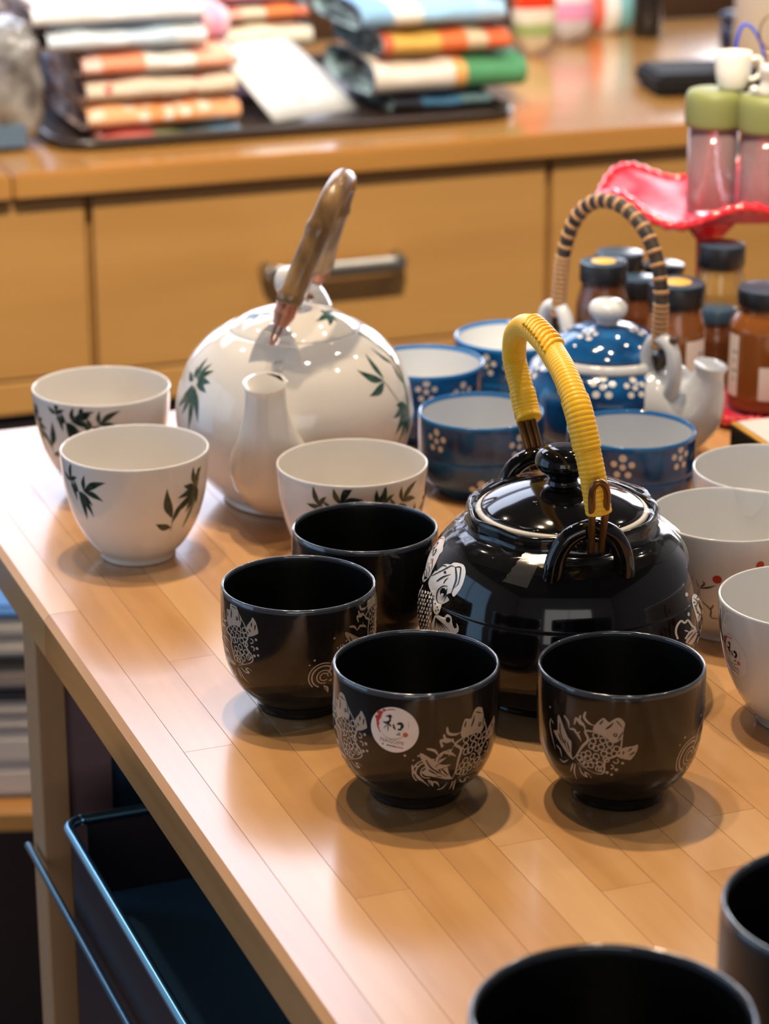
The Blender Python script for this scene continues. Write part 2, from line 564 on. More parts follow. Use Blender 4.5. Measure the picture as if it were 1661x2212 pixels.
class Print:
    """flat drawing in millimetres (or photograph pixels) made of blobs and brush strokes"""
    def __init__(self, unit=1.0):
        self.v, self.f, self.m, self.lay = [], [], [], []
        self.u = unit

    def tri(self, vs, tris, mat, lay):
        o = len(self.v)
        self.v += [np.asarray(p, float) for p in vs]
        self.lay += [lay] * len(vs)
        for t in tris:
            self.f.append(tuple(i + o for i in t))
            self.m.append(mat)

    def poly(self, pts, mat=0, lay=0, smooth=3):
        P = cat_rom(pts, smooth, True) if smooth > 1 else pts
        P = [np.asarray(p, float) for p in P]
        tr = tessellate_polygon([[Vector((p[0], p[1], 0)) for p in P]])
        v, t = subdivide(P, [tuple(x) for x in tr], 3.0 * self.u)
        self.tri(v, t, mat, lay)

    def stroke(self, pts, w=0.5, mat=0, lay=0, taper=True, n=5):
        P = cat_rom(pts, n) if len(pts) > 2 else [np.asarray(pts[0], float) * (1 - k / n) + np.asarray(pts[1], float) * k / n for k in range(n + 1)]
        N = len(P)
        vs, tr = [], []
        for i in range(N):
            t = P[min(i + 1, N - 1)] - P[max(i - 1, 0)]
            t = t / (np.linalg.norm(t) + 1e-9)
            nn = np.array([-t[1], t[0]])
            s = i / (N - 1)
            k = (0.35 + 0.65 * math.sin(PI * min(1, s * 1.1 + 0.05)) ** 0.7) if taper else 1.0
            vs += [P[i] + nn * w / 2 * k, P[i] - nn * w / 2 * k]
        for i in range(N - 1):
            tr += [(2 * i, 2 * i + 1, 2 * i + 3), (2 * i, 2 * i + 3, 2 * i + 2)]
        self.tri(vs, tr, mat, lay)

    def dot(self, x, y, r, mat=0, lay=0, ry=None, n=14):
        ry = ry or r
        vs = [(x, y)] + [(x + r * math.cos(2 * PI * k / n), y + ry * math.sin(2 * PI * k / n)) for k in range(n)]
        self.tri(vs, [(0, 1 + k, 1 + (k + 1) % n) for k in range(n)], mat, lay)

    def ring(self, x, y, r, w, mat=0, lay=0, a0=0.0, a1=2 * PI):
        self.stroke([(x + r * math.cos(a0 + (a1 - a0) * k / 8), y + r * math.sin(a0 + (a1 - a0) * k / 8)) for k in range(9)], w, mat, lay, False, 2)

    def leaf(self, x, y, deg, ln, wd, mat=0, lay=0, bend=0.08):
        a = math.radians(deg)
        prof = [(0, 0.06), (0.12, 0.45), (0.3, 0.9), (0.45, 1.0), (0.62, 0.8), (0.8, 0.42), (0.93, 0.13), (1, 0.0)]
        up, dn = [], []
        for s, k in prof:
            yy = bend * ln * math.sin(PI * s)
            up.append((s * ln, yy + k * wd / 2))
            dn.append((s * ln, yy - k * wd / 2))
        rot = lambda p: (x + p[0] * math.cos(a) - p[1] * math.sin(a), y + p[0] * math.sin(a) + p[1] * math.cos(a))
        vs = [rot(p) for p in up] + [rot(p) for p in dn]
        n = len(prof)
        tr = []
        for i in range(n - 1):
            tr += [(i, n + i, n + i + 1), (i, n + i + 1, i + 1)]
        v, t = subdivide(vs, tr, 3.0 * self.u)
        self.tri(v, t, mat, lay)

    def put(self, name, surf, th0, t0, mats, parent, rot=0.0, s=1.0, off=0.00012, sx=1.0):
        r0 = max(surf.rz(t0)[0], 0.008)
        c, sn = math.cos(rot), math.sin(rot)
        V = np.array(self.v) * 0.001 * s
        X = (V[:, 0] * c - V[:, 1] * sn) * sx
        Y = V[:, 0] * sn + V[:, 1] * c
        t = np.clip(t0 + Y, 0.0005, surf.L[-1] - 0.0005)
        th = th0 + X / r0
        o = off + 0.00010 * np.array(self.lay)
        return mk(name, surf.pos(th, t, o), self.f, mats, parent, fm=self.m)

    def put_seen(self, name, surf, mats, parent, off=0.00015):
        """vertices given where the photograph shows them, carried on to the glazed surface"""
        out = []
        for p, l in zip(self.v, self.lay):
            th, t = surf.find(p[0], p[1])
            out.append(surf.pos(np.array(th), np.array(t), off + 0.00012 * l))
        return mk(name, out, self.f, mats, parent, fm=self.m)


def text_mesh(body, size):
    cu = bpy.data.curves.new('lettering', 'FONT')
    cu.body = body
    cu.size = size
    cu.align_x = 'CENTER'
    cu.resolution_u = 2
    o = bpy.data.objects.new('lettering', cu)
    C.objects.link(o)
    dg = bpy.context.evaluated_depsgraph_get()
    me = bpy.data.meshes.new_from_object(o.evaluated_get(dg))
    bm = bmesh.new()
    bm.from_mesh(me)
    bmesh.ops.triangulate(bm, faces=bm.faces[:])
    v = [(p.co.x, p.co.y) for p in bm.verts]
    bm.verts.index_update()
    f = [tuple(q.index for q in fc.verts) for fc in bm.faces]
    bm.free()
    bpy.data.objects.remove(o)
    bpy.data.meshes.remove(me)
    bpy.data.curves.remove(cu)
    return v, f


NAGOMI = text_mesh('NAGOMI', 2.9)


def sticker(surf, th, t, parent, rot=0.0, R=11.6):
    p = Print()
    vs, tr = [(0, 0)], []
    nr, ns = 6, 40
    for i in range(1, nr + 1):
        for k in range(ns):
            a = 2 * PI * k / ns
            vs.append((R * i / nr * math.cos(a), R * i / nr * math.sin(a)))
    for k in range(ns):
        tr.append((0, 1 + k, 1 + (k + 1) % ns))
        for i in range(nr - 1):
            a, b = 1 + i * ns + k, 1 + i * ns + (k + 1) % ns
            tr += [(a, a + ns, b + ns), (a, b + ns, b)]
    p.tri(vs, tr, 0, 0)
    disc = p.put('sticker', surf, th, t, [M['paper']], parent, rot, off=0.0002)
    disc['label'] = 'round white maker sticker'
    q = Print()
    # scale of the traced emblem: 1 unit of the zoomed sticker = 0.0162 mm
    k = R / 715.0
    Q = lambda x, y: ((x - 815) * k, (820 - y) * k)
    arc = lambda cx, cy, r, a0, a1, n=9: [Q(cx + r * math.cos(math.radians(a0 + (a1 - a0) * i / (n - 1))), cy - r * math.sin(math.radians(a0 + (a1 - a0) * i / (n - 1)))) for i in range(n)]
    q.stroke(arc(770, 640, 460, 20, -14), 0.28, 3)
    q.stroke(arc(770, 640, 470, -45, -130), 0.45, 3)
    q.stroke(arc(790, 660, 480, 85, 130), 0.5, 4)
    q.stroke(arc(790, 660, 480, 135, 220), 1.2, 1)
    for x, y, r in ((330, 350, 60), (370, 420, 60), (490, 250, 45), (280, 510, 55), (350, 500, 60), (310, 590, 50), (330, 700, 45), (420, 320, 40)):
        q.dot(*Q(x, y), r * k, 1, 1)
    q.poly([Q(540, 435), Q(640, 370), Q(700, 350), Q(740, 440), Q(670, 450), Q(600, 430)], 0, 1)
    q.stroke([Q(665, 440), Q(690, 520), Q(640, 610), Q(630, 700)], 0.9, 0, 1)
    q.poly([Q(475, 600), Q(560, 600), Q(660, 540), Q(700, 560), Q(650, 640), Q(530, 650)], 0, 1)
    q.stroke([Q(610, 650), Q(560, 750), Q(500, 830)], 0.35, 0, 1)
    q.stroke([Q(640, 640), Q(640, 780), Q(640, 890)], 0.5, 0, 1)
    q.stroke([Q(650, 640), Q(700, 680), Q(740, 720)], 0.8, 0, 1)
    q.stroke([Q(790, 630), Q(820, 740), Q(860, 800)], 0.9, 0, 1)
    q.stroke([Q(900, 610), Q(1000, 580), Q(1050, 650), Q(1020, 730), Q(960, 780)], 1.5, 0, 1)
    q.stroke([Q(920, 770), Q(1040, 780)], 0.9, 0, 1)
    q.stroke([Q(930, 870), Q(985, 880), Q(940, 950), Q(905, 935), Q(960, 925), Q(1020, 965)], 0.28, 0, 1)
    q.stroke([Q(1005, 900), Q(985, 970)], 0.25, 0, 1)
    for a in range(5):
        q.dot(*Q(1155 + 38 * math.cos(a * 1.257), 920 - 38 * math.sin(a * 1.257)), 40 * k, 2, 1)
    v, f = NAGOMI
    o = [(x - 0.3 + (790 - 815) * k, y * 0.95 - 6.9 - 0.05 * x) for x, y in v]
    q.tri(o, f, 5, 1)
    for i in range(9):          # the tiny second line: a dark word and a red one, too small to read
        x = -5.4 + i * 1.15
        if i == 1: continue
        q.stroke([(x, -8.35 - 0.06 * x), (x + 0.9, -8.4 - 0.06 * x)], 0.55, 0 if i < 6 else 2, 1, False, 2)
    return q.put('sticker_print', surf, th, t, [M['ink'], M['inkred'], M['inkorange'], M['inktan'], M['inkred'], M['inkgrey']], disc, rot, off=0.0003)


# ---- the drawings
def koi(curl=True):
    p = Print()
    k = 0.0317
    Q = lambda x, y: ((x - 800) * k, (650 - y) * k * 1.07)
    A = lambda *pts: [Q(*q) for q in pts]
    p.poly(A((880, 290), (1000, 160), (1060, 190), (1100, 210), (1180, 150), (1250, 140), (1320, 210), (1310, 300), (1300, 380), (1290, 440), (1180, 520), (1090, 470), (980, 420), (870, 380)))
    p.dot(*Q(1190, 395), 1.0, 1, 1)
    p.dot(*Q(1190, 390), 0.45, 0, 2)
    p.stroke(A((1050, 320), (1110, 270), (1160, 210)), 0.9, 1, 1)
    p.stroke(A((960, 260), (1010, 190)), 0.8, 1, 1)
    p.stroke(A((1230, 460), (1300, 340)), 0.6, 1, 1)
    p.stroke(A((1200, 180), (1290, 280)), 0.5, 1, 1)
    p.stroke(A((870, 380), (740, 400), (790, 520), (700, 640), (600, 800), (520, 900)), 1.3)
    p.stroke(A((1290, 440), (1270, 600), (1200, 720), (1050, 800), (1030, 1000), (900, 1040), (600, 940)), 1.0)
    rnd = random.Random(5)
    for x, y in ((1010, 490), (1110, 530), (1210, 600), (1000, 600), (1100, 640), (900, 640), (1030, 705), (1180, 680), (800, 740), (920, 750), (1060, 790), (770, 820), (880, 840), (980, 870), (830, 920), (940, 950), (690, 880), (740, 920), (870, 520), (840, 600), (900, 440), (720, 780), (650, 850), (1000, 950)):
        p.ring(*Q(x + rnd.uniform(-10, 10), y + rnd.uniform(-10, 10)), 1.45, 0.62, 0, 0)
    for a in (((740, 110), (720, 200), (800, 270), (880, 290)), ((660, 180), (650, 250), (720, 320), (740, 400)), ((560, 340), (590, 240), (650, 300), (720, 330)), ((370, 260), (450, 330), (470, 430)), ((600, 460), (640, 500), (680, 570)), ((480, 430), (560, 420), (600, 460), (660, 430))):
        p.stroke(A(*a), 1.3)
    p.poly(A((240, 330), (290, 300), (440, 560), (510, 620), (500, 800), (520, 900), (430, 850), (330, 750), (220, 650), (150, 560), (240, 520)))
    for a in (((290, 400), (310, 560), (450, 800)), ((350, 620), (360, 680)), ((390, 620), (400, 690)), ((260, 560), (340, 700)), ((430, 640), (480, 800))):
        p.stroke(A(*a), 0.7, 1, 1)
    p.poly(A((1210, 690), (1300, 590), (1450, 560), (1520, 540), (1510, 640), (1440, 760), (1390, 775), (1250, 740)))
    for a in (((1260, 650), (1240, 690)), ((1320, 640), (1310, 690)), ((1480, 650), (1400, 710)), ((1440, 590), (1380, 640))):
        p.stroke(A(*a), 0.7, 1, 1)
    for a in (((520, 960), (480, 1050), (440, 1130)), ((560, 960), (520, 1120), (530, 1250)), ((630, 990), (660, 1090), (740, 1140), (720, 1070), (780, 1080), (820, 1150)), ((250, 980), (330, 1000), (430, 930)), ((200, 770), (280, 820), (300, 930)), ((90, 400), (60, 500), (110, 690), (160, 840)), ((110, 420), (150, 460))):
        p.stroke(A(*a), 0.95)
    for x, y, r in ((1310, 830, .75), (1220, 940, .85), (1150, 1030, .7), (1080, 1000, .85), (60, 240, .6)):
        p.dot(*Q(x, y), r)
    p.ring(*Q(1210, 800), 1.2, 0.6, 0, 0, 3.3, 7.5)
    p.ring(*Q(1140, 900), 1.1, 0.7, 0, 0, 4.5, 8.0)
    return p


def surge():
    """curling wave tips with drops"""
    p = Print()
    for r, w, a0, a1 in ((9.5, .8, 1.2, 3.9), (7.6, 1.0, .9, 4.3), (4.6, .8, .2, 5.0), (2.6, .8, 0, 5.5)):
        p.ring(0, 0, r, w, 0, 0, a0, a1)
    for x, y, a, l in ((2, 2, 40, 12), (4, 0, 20, 11), (3, -3, -15, 9), (0, -6, -60, 8), (5, 5, 75, 9)):
        p.leaf(x, y, a, l, 2.6)
        p.stroke([(x + l * .2 * math.cos(math.radians(a)), y + l * .2 * math.sin(math.radians(a))), (x + l * .7 * math.cos(math.radians(a)), y + l * .7 * math.sin(math.radians(a)))], .5, 1, 1)
    p.stroke([(6, 9), (9, 13), (13, 14), (12, 10), (15, 17)], 1.0)
    for x, y, r in ((-6, 12, .7), (14, 21, .7), (8, 18, .6), (-9, 9, .5)):
        p.dot(x, y, r)
    return p


def bamboo_spray():
    p = Print()
    for x, y, s in ((0, 0, ((82, 11, 3.2), (27, 18, 4.4), (-18, 14, 4.0))), (-5, -1, ((-58, 18, 4.2), (-82, 19, 4.0), (-36, 13, 3.6), (115, 8, 2.6), (165, 8, 3))), (-12, 4, ((78, 13, 3.4), (-72, 13, 3.4), (28, 8, 2.8), (150, 9, 3)))):
        for a, l, w in s: p.leaf(x, y, a, l, w)
    p.stroke([(-13, 6), (-5, -1), (0, 0)], 0.5)
    return p


def bamboo_stalk():
    p = Print()
    p.poly([(7.5, 12), (9.6, 11), (8, 3), (7.2, -6), (4, -15), (1.4, -20), (0.6, -19), (3.4, -9), (5.4, 0)], 1, 0)
    p.stroke([(9.6, 11), (8.2, 3), (7.2, -6), (4, -15), (1, -20)], 0.5, 0, 1)
    for a, l, w in ((200, 13, 3.6), (228, 18, 4.2), (250, 16, 4.0), (168, 9, 3.4), (58, 11, 3.4), (98, 11, 3.2), (285, 13, 3.6)): p.leaf(5.5, 4, a, l, w, 0, 1)
    p.stroke([(-8.5, -21), (-8.5, -17), (-9, -12)], 0.45)
    p.leaf(-8.8, -12, 103, 19, 5.2)
    p.leaf(-8.5, -15, 58, 16, 3.6)
    p.leaf(-8.7, -18, 158, 11, 4.4)
    return p


def plum_flower(p, x, y, r, s=1.0):
    p.dot(x, y, r * 0.92)
    for k in range(5):
        a = math.radians(90 + 72 * k)
        p.dot(x + 3.6 * s * math.cos(a), y + 3.6 * s * math.sin(a), r * (1.15 if k == 0 else 0.95))


# ------------------------------------------------------------------ the room
T0 = np.array([-0.2324, 1.4316, 0.0])
TT = math.radians(21.3)
ut, vt = np.array([math.cos(TT), math.sin(TT), 0]), np.array([-math.sin(TT), math.cos(TT), 0])
K0 = np.array([-0.3688, 2.5033, 0.0])
KT = math.radians(20.51)
uk, vk = np.array([math.cos(KT), math.sin(KT), 0]), np.array([-math.sin(KT), math.cos(KT), 0])
kloc = lambda P: ((np.asarray(P) - K0) @ uk, (np.asarray(P) - K0) @ vk)
tloc = lambda P: ((np.asarray(P) - T0) @ ut, (np.asarray(P) - T0) @ vt)

RM = {'wall': pm('warm_grey_plaster', (0.50, 0.46, 0.43), 0.8), 'ceil': pm('dark_ceiling_paint', (0.06, 0.055, 0.055), 0.8),
      'floor': wood('floor_boards', (0.11, 0.07, 0.045), (0.16, 0.105, 0.07), (0.20, 0.14, 0.095), 0.45, 'Y', 0.2, False),
      'frame': pm('window_frame_paint', (0.05, 0.05, 0.055), 0.5)}
X0, X1, Y0, Y1, ZC = -3.0, 3.4, -2.6, 6.5, 3.3
tag(box('floor', X0, X1, Y0, Y1, -0.1, 0.0, RM['floor'], b=0), kind='structure')
tag(box('ceiling', X0, X1, Y0, Y1, ZC, ZC + 0.1, RM['ceil'], b=0), kind='structure')
tag(box('wall_back', X0, X1, Y1, Y1 + 0.12, 0, ZC, RM['wall'], b=0), kind='structure')
tag(box('wall_front', X0, X1, Y0 - 0.12, Y0, 0, ZC, RM['wall'], b=0), kind='structure')
tag(box('wall_left', X0 - 0.12, X0, Y0, Y1, 0, ZC, RM['wall'], b=0), kind='structure')
tag(box('wall_right', X1, X1 + 0.12, Y0, Y1, 0, ZC, RM['wall'], b=0), kind='structure')


def window(n, cx, cy, cz, w, h, axis):  # assumed frames around the wall area lights; none of these windows is seen
    o = tag(empty('window_%d' % n, (cx, cy, cz), 0 if axis == 'x' else PI / 2), kind='structure')
    fr = 0.05
    for a, b, c, d in ((-w / 2 - fr, w / 2 + fr, h / 2, h / 2 + fr), (-w / 2 - fr, w / 2 + fr, -h / 2 - fr, -h / 2), (-w / 2 - fr, -w / 2, -h / 2, h / 2), (w / 2, w / 2 + fr, -h / 2, h / 2), (-0.02, 0.02, -h / 2, h / 2)):
        box('window_frame', a, b, -0.03, 0.03, c, d, RM['frame'], o, 0.003)


window(1, -2.965, 1.1, 1.30, 2.4, 1.9, 'y')
window(2, -1.35, 6.44, 1.85, 2.5, 1.9, 'x')
window(4, 0.3, -2.57, 1.45, 2.6, 1.5, 'x')  # made-up frame around the added front fill light
window(3, 1.75, 6.44, 1.85, 1.9, 2.0, 'x')

# ------------------------------------------------------------------ the table the crockery stands on
TW, TV0, TV1, TZ, TTH = 0.98, -0.95, 0.236, 0.9, 0.026
table = empty('display_table', (T0[0], T0[1], 0), TT, label='maple butcher block table carrying the tea sets, pale post and open bay below', cat='table')
rnd = random.Random(11)


def stave_mesh(w, l, th, b, left=False):
    c = 0.0035 if left else b
    x0, x1, y0, y1, z1 = -w / 2, w / 2, -l / 2, l / 2, 0.0
    v = [(x0, y0, -th), (x1, y0, -th), (x1, y1, -th), (x0, y1, -th),
         (x0, y0, z1 - c), (x1, y0, z1 - b), (x1, y1, z1 - b), (x0, y1, z1 - c),
         (x0 + c, y0 + b, z1), (x1 - b, y0 + b, z1), (x1 - b, y1 - b, z1), (x0 + c, y1 - b, z1)]
    f = [(0, 3, 2, 1), (0, 1, 5, 4), (1, 2, 6, 5), (2, 3, 7, 6), (3, 0, 4, 7), (4, 5, 9, 8), (5, 6, 10, 9), (6, 7, 11, 10), (7, 4, 8, 11), (8, 9, 10, 11)]
    return v, f


xx, row = 0.0, 0
SW = 0.0262
while xx < TW:
    w = 0.021 if row == 0 else SW
    yy = TV0
    first = True
    while yy < TV1 - 0.001:
        l = rnd.uniform(0.26, 0.55)
        if first: l = rnd.uniform(0.08, 0.5); first = False
        if yy + l > TV1 - 0.09: l = TV1 - yy
        v, f = stave_mesh(w - 0.00020, l - 0.00018, TTH, 0.00006, row == 0)
        o = mk('stave', v, f, M['stave'], table, (xx + w / 2, yy + l / 2, TZ), smooth=False)
        yy += l
    xx += w
    row += 1
box('apron', 0.02, 0.04, TV0 + 0.02, TV1 - 0.02, TZ - TTH - 0.004, TZ - TTH, M['edge'], table, 0.0005)
box('post', 0.0005, 0.0175, -0.078, -0.048, 0.0, TZ - TTH, M['post'], table, 0.001)
box('post', 0.0005, 0.0175, TV1 - 0.03, TV1, 0.0, TZ - TTH, M['post'], table, 0.001)
box('post', 0.0005, 0.0175, TV0, TV0 + 0.03, 0.0, TZ - TTH, M['post'], table, 0.001)
box('post', TW - 0.03, TW, TV1 - 0.03, TV1, 0.0, TZ - TTH, M['post'], table, 0.001)
box('post', TW - 0.03, TW, TV0, TV0 + 0.03, 0.0, TZ - TTH, M['post'], table, 0.001)
box('partition', 0.0176, 0.047, -0.066, -0.054, 0.0, TZ - TTH, M['plum'], table, 0.0005)
box('bay_back', 0.0472, TW - 0.031, -0.0535, -0.0475, 0.0, TZ - TTH, M['navy_panel'], table, 0.0005)
box('shelf_board', 0.0, TW - 0.031, TV0 + 0.031, -0.08, 0.44, 0.458, M['dark_void'], table, 0.001)
tube('rail', [(-0.0045, TV0 + 0.01, 0.7305), (-0.0045, -0.5, 0.7305), (-0.0045, -0.055, 0.7305)], 0.0022, M['bluesteel'], table, 12)
box('base_shelf', 0.02, TW - 0.031, TV0 + 0.031, TV1 - 0.031, 0.10, 0.12, M['dark_void'], table, 0.001)

# the shallow metal drawer with its bright rim in the open bay
bu0, bu1, bv0, bv1, bz0, bz1 = 0.003, 0.40, -0.86, -0.131, 0.4585, 0.7795
bin_ = empty('metal_drawer', (T0[0], T0[1], 0), TT, label='shallow metal drawer with a bright blue rim in the bay under the table', cat='drawer')
box('drawer_side', bu0 - 0.001, bu0 + 0.002, bv0, bv1 - 0.01, bz0, bz1 - 0.002, M['bin'], bin_, 0.0005)
box('drawer_side', bu1 - 0.002, bu1 + 0.001, bv0, bv1, bz0, bz1 - 0.002, M['bin'], bin_, 0.0005)
box('drawer_back', bu0 + 0.01, bu1 - 0.002, bv1 - 0.003, bv1, bz0, bz1 - 0.002, M['bin'], bin_, 0.0005)
box('drawer_front', bu0 + 0.002, bu1 - 0.002, bv0, bv0 + 0.003, bz0, bz1 - 0.002, M['bin'], bin_, 0.0005)
box('drawer_floor', bu0 + 0.002, bu1 - 0.002, bv0 + 0.003, bv1 - 0.003, bz1 - 0.052, bz1 - 0.047, M['drawer_floor'], bin_, 0.0005)
rim = []
for cx, cy, a0 in ((bu0 + 0.010, bv1 - 0.010, 90), (bu0 + 0.010, bv0 + 0.010, 180), (bu1 - 0.010, bv0 + 0.010, 270), (bu1 - 0.010, bv1 - 0.010, 0)):
    for k in range(7):
        a = math.radians(a0 + 15 * k)
        rim.append((cx + 0.012 * math.cos(a), cy + 0.012 * math.sin(a), bz1))
rim.append(rim[0])
rim.append(rim[1])
tube('drawer_rim', rim, 0.0031, M['bluesteel'], bin_, 12)

# low shelf unit further back on the left, seen past the post
LS = aty(36, 1758, 1.95)
lsx, lsy, lsz = LS[0], LS[1], LS[2]
ls = empty('low_shelf', (lsx, lsy, 0), 0.06, label='pale wooden low shelf seen past the left table post, holding folded textiles', cat='shelf')
box('shelf_board', -0.55, 0.05, 0.0, 0.25, lsz - 0.017, lsz, M['worktop'], ls, 0.001)
box('shelf_board', -0.55, 0.05, 0.0, 0.25, 0.06, 0.08, M['worktop'], ls, 0.001)
box('shelf_side', 0.0505, 0.066, 0.0, 0.25, 0.0, lsz + 0.22, M['post'], ls, 0.001)
box('shelf_side', -0.566, -0.5505, 0.0, 0.25, 0.0, lsz + 0.22, M['post'], ls, 0.001)
box('shelf_back', -0.55, 0.05, 0.2505, 0.258, 0.0, lsz + 0.22, M['dark_void'], ls, 0.001)
zz_ = lsz + 0.0003
for i, (h, c, lab) in enumerate(((0.062, (0.62, 0.56, 0.52), 'thick white textile at the bottom of the stack past the table post'), (0.028, (0.56, 0.50, 0.46), 'cream textile second in the stack past the table post'), (0.010, (0.02, 0.02, 0.03), 'thin black textile in the stack past the table post'),
                                 (0.022, (0.30, 0.25, 0.22), 'taupe textile in the stack past the table post'), (0.007, (0.03, 0.025, 0.025), 'thin dark textile in the stack past the table post'), (0.036, (0.50, 0.46, 0.42), 'pale grey textile near the top of the stack past the table post'), (0.012, (0.08, 0.22, 0.55), 'blue textile on top of the stack past the table post'))):
    o = empty('folded_textile', (lsx - 0.14, lsy + 0.02, zz_), 0.06, label=lab, cat='textile', group='textiles on the low shelf')
    n = 2 if h > 0.025 else 1
    tm_ = pm('textile_%d' % i, c, 0.85)
    for k in range(n):
        box('fold', -0.12, 0.165, 0.0, 0.18, k * h / n, (k + 1) * h / n - 0.0002, tm_, o, min(h / n * 0.42, 0.006), 3)
    zz_ += h + 0.0003

# ------------------------------------------------------------------ the counter behind
KL0, KL1, KD = -0.35, 1.85, 0.66
wt = empty('counter_worktop', (K0[0], K0[1], 0), KT, label='long honey coloured wooden worktop behind the table, carrying the folded cloths', cat='worktop')
box('worktop_board', -0.003, KL1, 0, KD, 0.872, 0.9, M['worktop'], wt, 0.003, 2)
box('worktop_board', KL0, -0.005, 0, KD, 0.872, 0.9, M['worktop'], wt, 0.003, 2)


def cabinet(u0, u1, label, handle=None):
    o = empty('drawer_cabinet', (K0[0], K0[1], 0), KT, label=label, cat='cabinet', group='drawer cabinets under the rear worktop')
    box('carcass', u0, u1, 0.036, KD - 0.02, 0.09, 0.8715, M['beech'], o, 0.001)
    d = box('drawer', u0 + 0.0025, u1 - 0.0025, 0.018, 0.0355, 0.680, 0.866, M['beech'], o, 0.0015)
    if handle:
        a, b, z = handle
        bar = []
        for x, y in ((a, 0.017), (a, 0.001), (a + 0.004, -0.006), (a + 0.012, -0.008), (b - 0.012, -0.008), (b - 0.004, -0.006), (b, 0.001), (b, 0.017)):
            bar.append((x, y, z))
        tube('handle', cat_rom(bar, 3), 0.0072, M['satin'], d, 12, flat=1.35)
    box('drawer', u0 + 0.0025, u1 - 0.0025, 0.018, 0.0355, 0.642, 0.677, M['beech'], o, 0.0015)
    box('lower_recess', u0 + 0.0025, u1 - 0.0025, 0.03, 0.0355, 0.10, 0.639, M['dark_void'], o, 0.001)  # dark panel stands in for the shade of the open recess
    box('plinth', u0, u1, 0.06, KD - 0.04, 0.0, 0.0895, M['dark_void'], o, 0.001)
    return o


cabinet(KL0, 0.0755, 'drawer cabinet at the far left end below the rear worktop')
cabinet(0.0785, 0.592, 'wide drawer cabinet with a steel bar handle, behind the white teapot', (0.265, 0.412, 0.7735))
cabinet(0.595, 1.2, 'drawer cabinet behind the honey jars and shakers')
cabinet(1.203, KL1, 'drawer cabinet at the right end of the rear worktop')

# ------------------------------------------------------------------ cups
BO = cat_rom([(0.0205, 0.0), (0.0222, 0.0008), (0.0228, 0.005), (0.0275, 0.0095), (0.0335, 0.0165), (0.0378, 0.0270), (0.0397, 0.040), (0.0402, 0.053), (0.0400, 0.0655)], 5)
BI = cat_rom([(0.0400, 0.0655), (0.0397, 0.0674), (0.0390, 0.0680), (0.0382, 0.0673), (0.0379, 0.064)], 4)[1:] + cat_rom([(0.0379, 0.064), (0.0377, 0.053), (0.0370, 0.040), (0.0345, 0.0255), (0.027, 0.0135), (0.012, 0.0095), (0.0, 0.009)], 4)[1:]
B_PROF = [(0.0, 0.0018), (0.0185, 0.0015)] + [tuple(p) for p in BO] + [tuple(p) for p in BI]
WO = cat_rom([(0.0215, 0.0), (0.0226, 0.0008), (0.0232, 0.0040), (0.0290, 0.0105), (0.0355, 0.0215), (0.0403, 0.0350), (0.0431, 0.050), (0.0442, 0.0625), (0.0444, 0.0668)], 5)
WI = cat_rom([(0.0444, 0.0668), (0.0442, 0.0678), (0.0436, 0.0681), (0.0430, 0.0674), (0.0427, 0.064)], 4)[1:] + cat_rom([(0.0427, 0.064), (0.0415, 0.050), (0.0387, 0.0355), (0.0335, 0.0220), (0.025, 0.0125), (0.012, 0.0085), (0.0, 0.008)], 4)[1:]
W_PROF = [(0.0, 0.0018), (0.0195, 0.0015)] + [tuple(p) for p in WO] + [tuple(p) for p in WI]
UO = cat_rom([(0.0285, 0.0), (0.0302, 0.0008), (0.0315, 0.0035), (0.0365, 0.0080), (0.0392, 0.0140), (0.0402, 0.0210), (0.0403, 0.0262), (0.0397, 0.0275), (0.0404, 0.0290), (0.0406, 0.0400), (0.0406, 0.0500)], 5)
UR = cat_rom([(0.0406, 0.0500), (0.0403, 0.0518), (0.0395, 0.0523), (0.0387, 0.0517), (0.0384, 0.0495)], 4)[1:]
UI = cat_rom([(0.0384, 0.0495), (0.0382, 0.040), (0.0372, 0.025), (0.033, 0.0125), (0.022, 0.0078), (0.0, 0.007)], 4)[1:]
U_PROF = [(0.0, 0.0018), (0.0265, 0.0015)] + [tuple(p) for p in UO] + [tuple(p) for p in UR] + [tuple(p) for p in UI]
FO = cat_rom([(0.030, 0.0), (0.0315, 0.001), (0.033, 0.006), (0.040, 0.0125), (0.0462, 0.026), (0.0490, 0.045), (0.0497, 0.066), (0.0497, 0.087)], 5)
FI = cat_rom([(0.0497, 0.087), (0.0493, 0.0892), (0.0484, 0.0900), (0.0474, 0.0892), (0.0470, 0.086)], 4)[1:] + cat_rom([(0.0470, 0.086), (0.0467, 0.066), (0.0455, 0.045), (0.041, 0.026), (0.030, 0.014), (0.0, 0.012)], 4)[1:]
F_PROF = [(0.0, 0.002), (0.028, 0.0018)] + [tuple(p) for p in FO] + [tuple(p) for p in FI]

MESH = {}


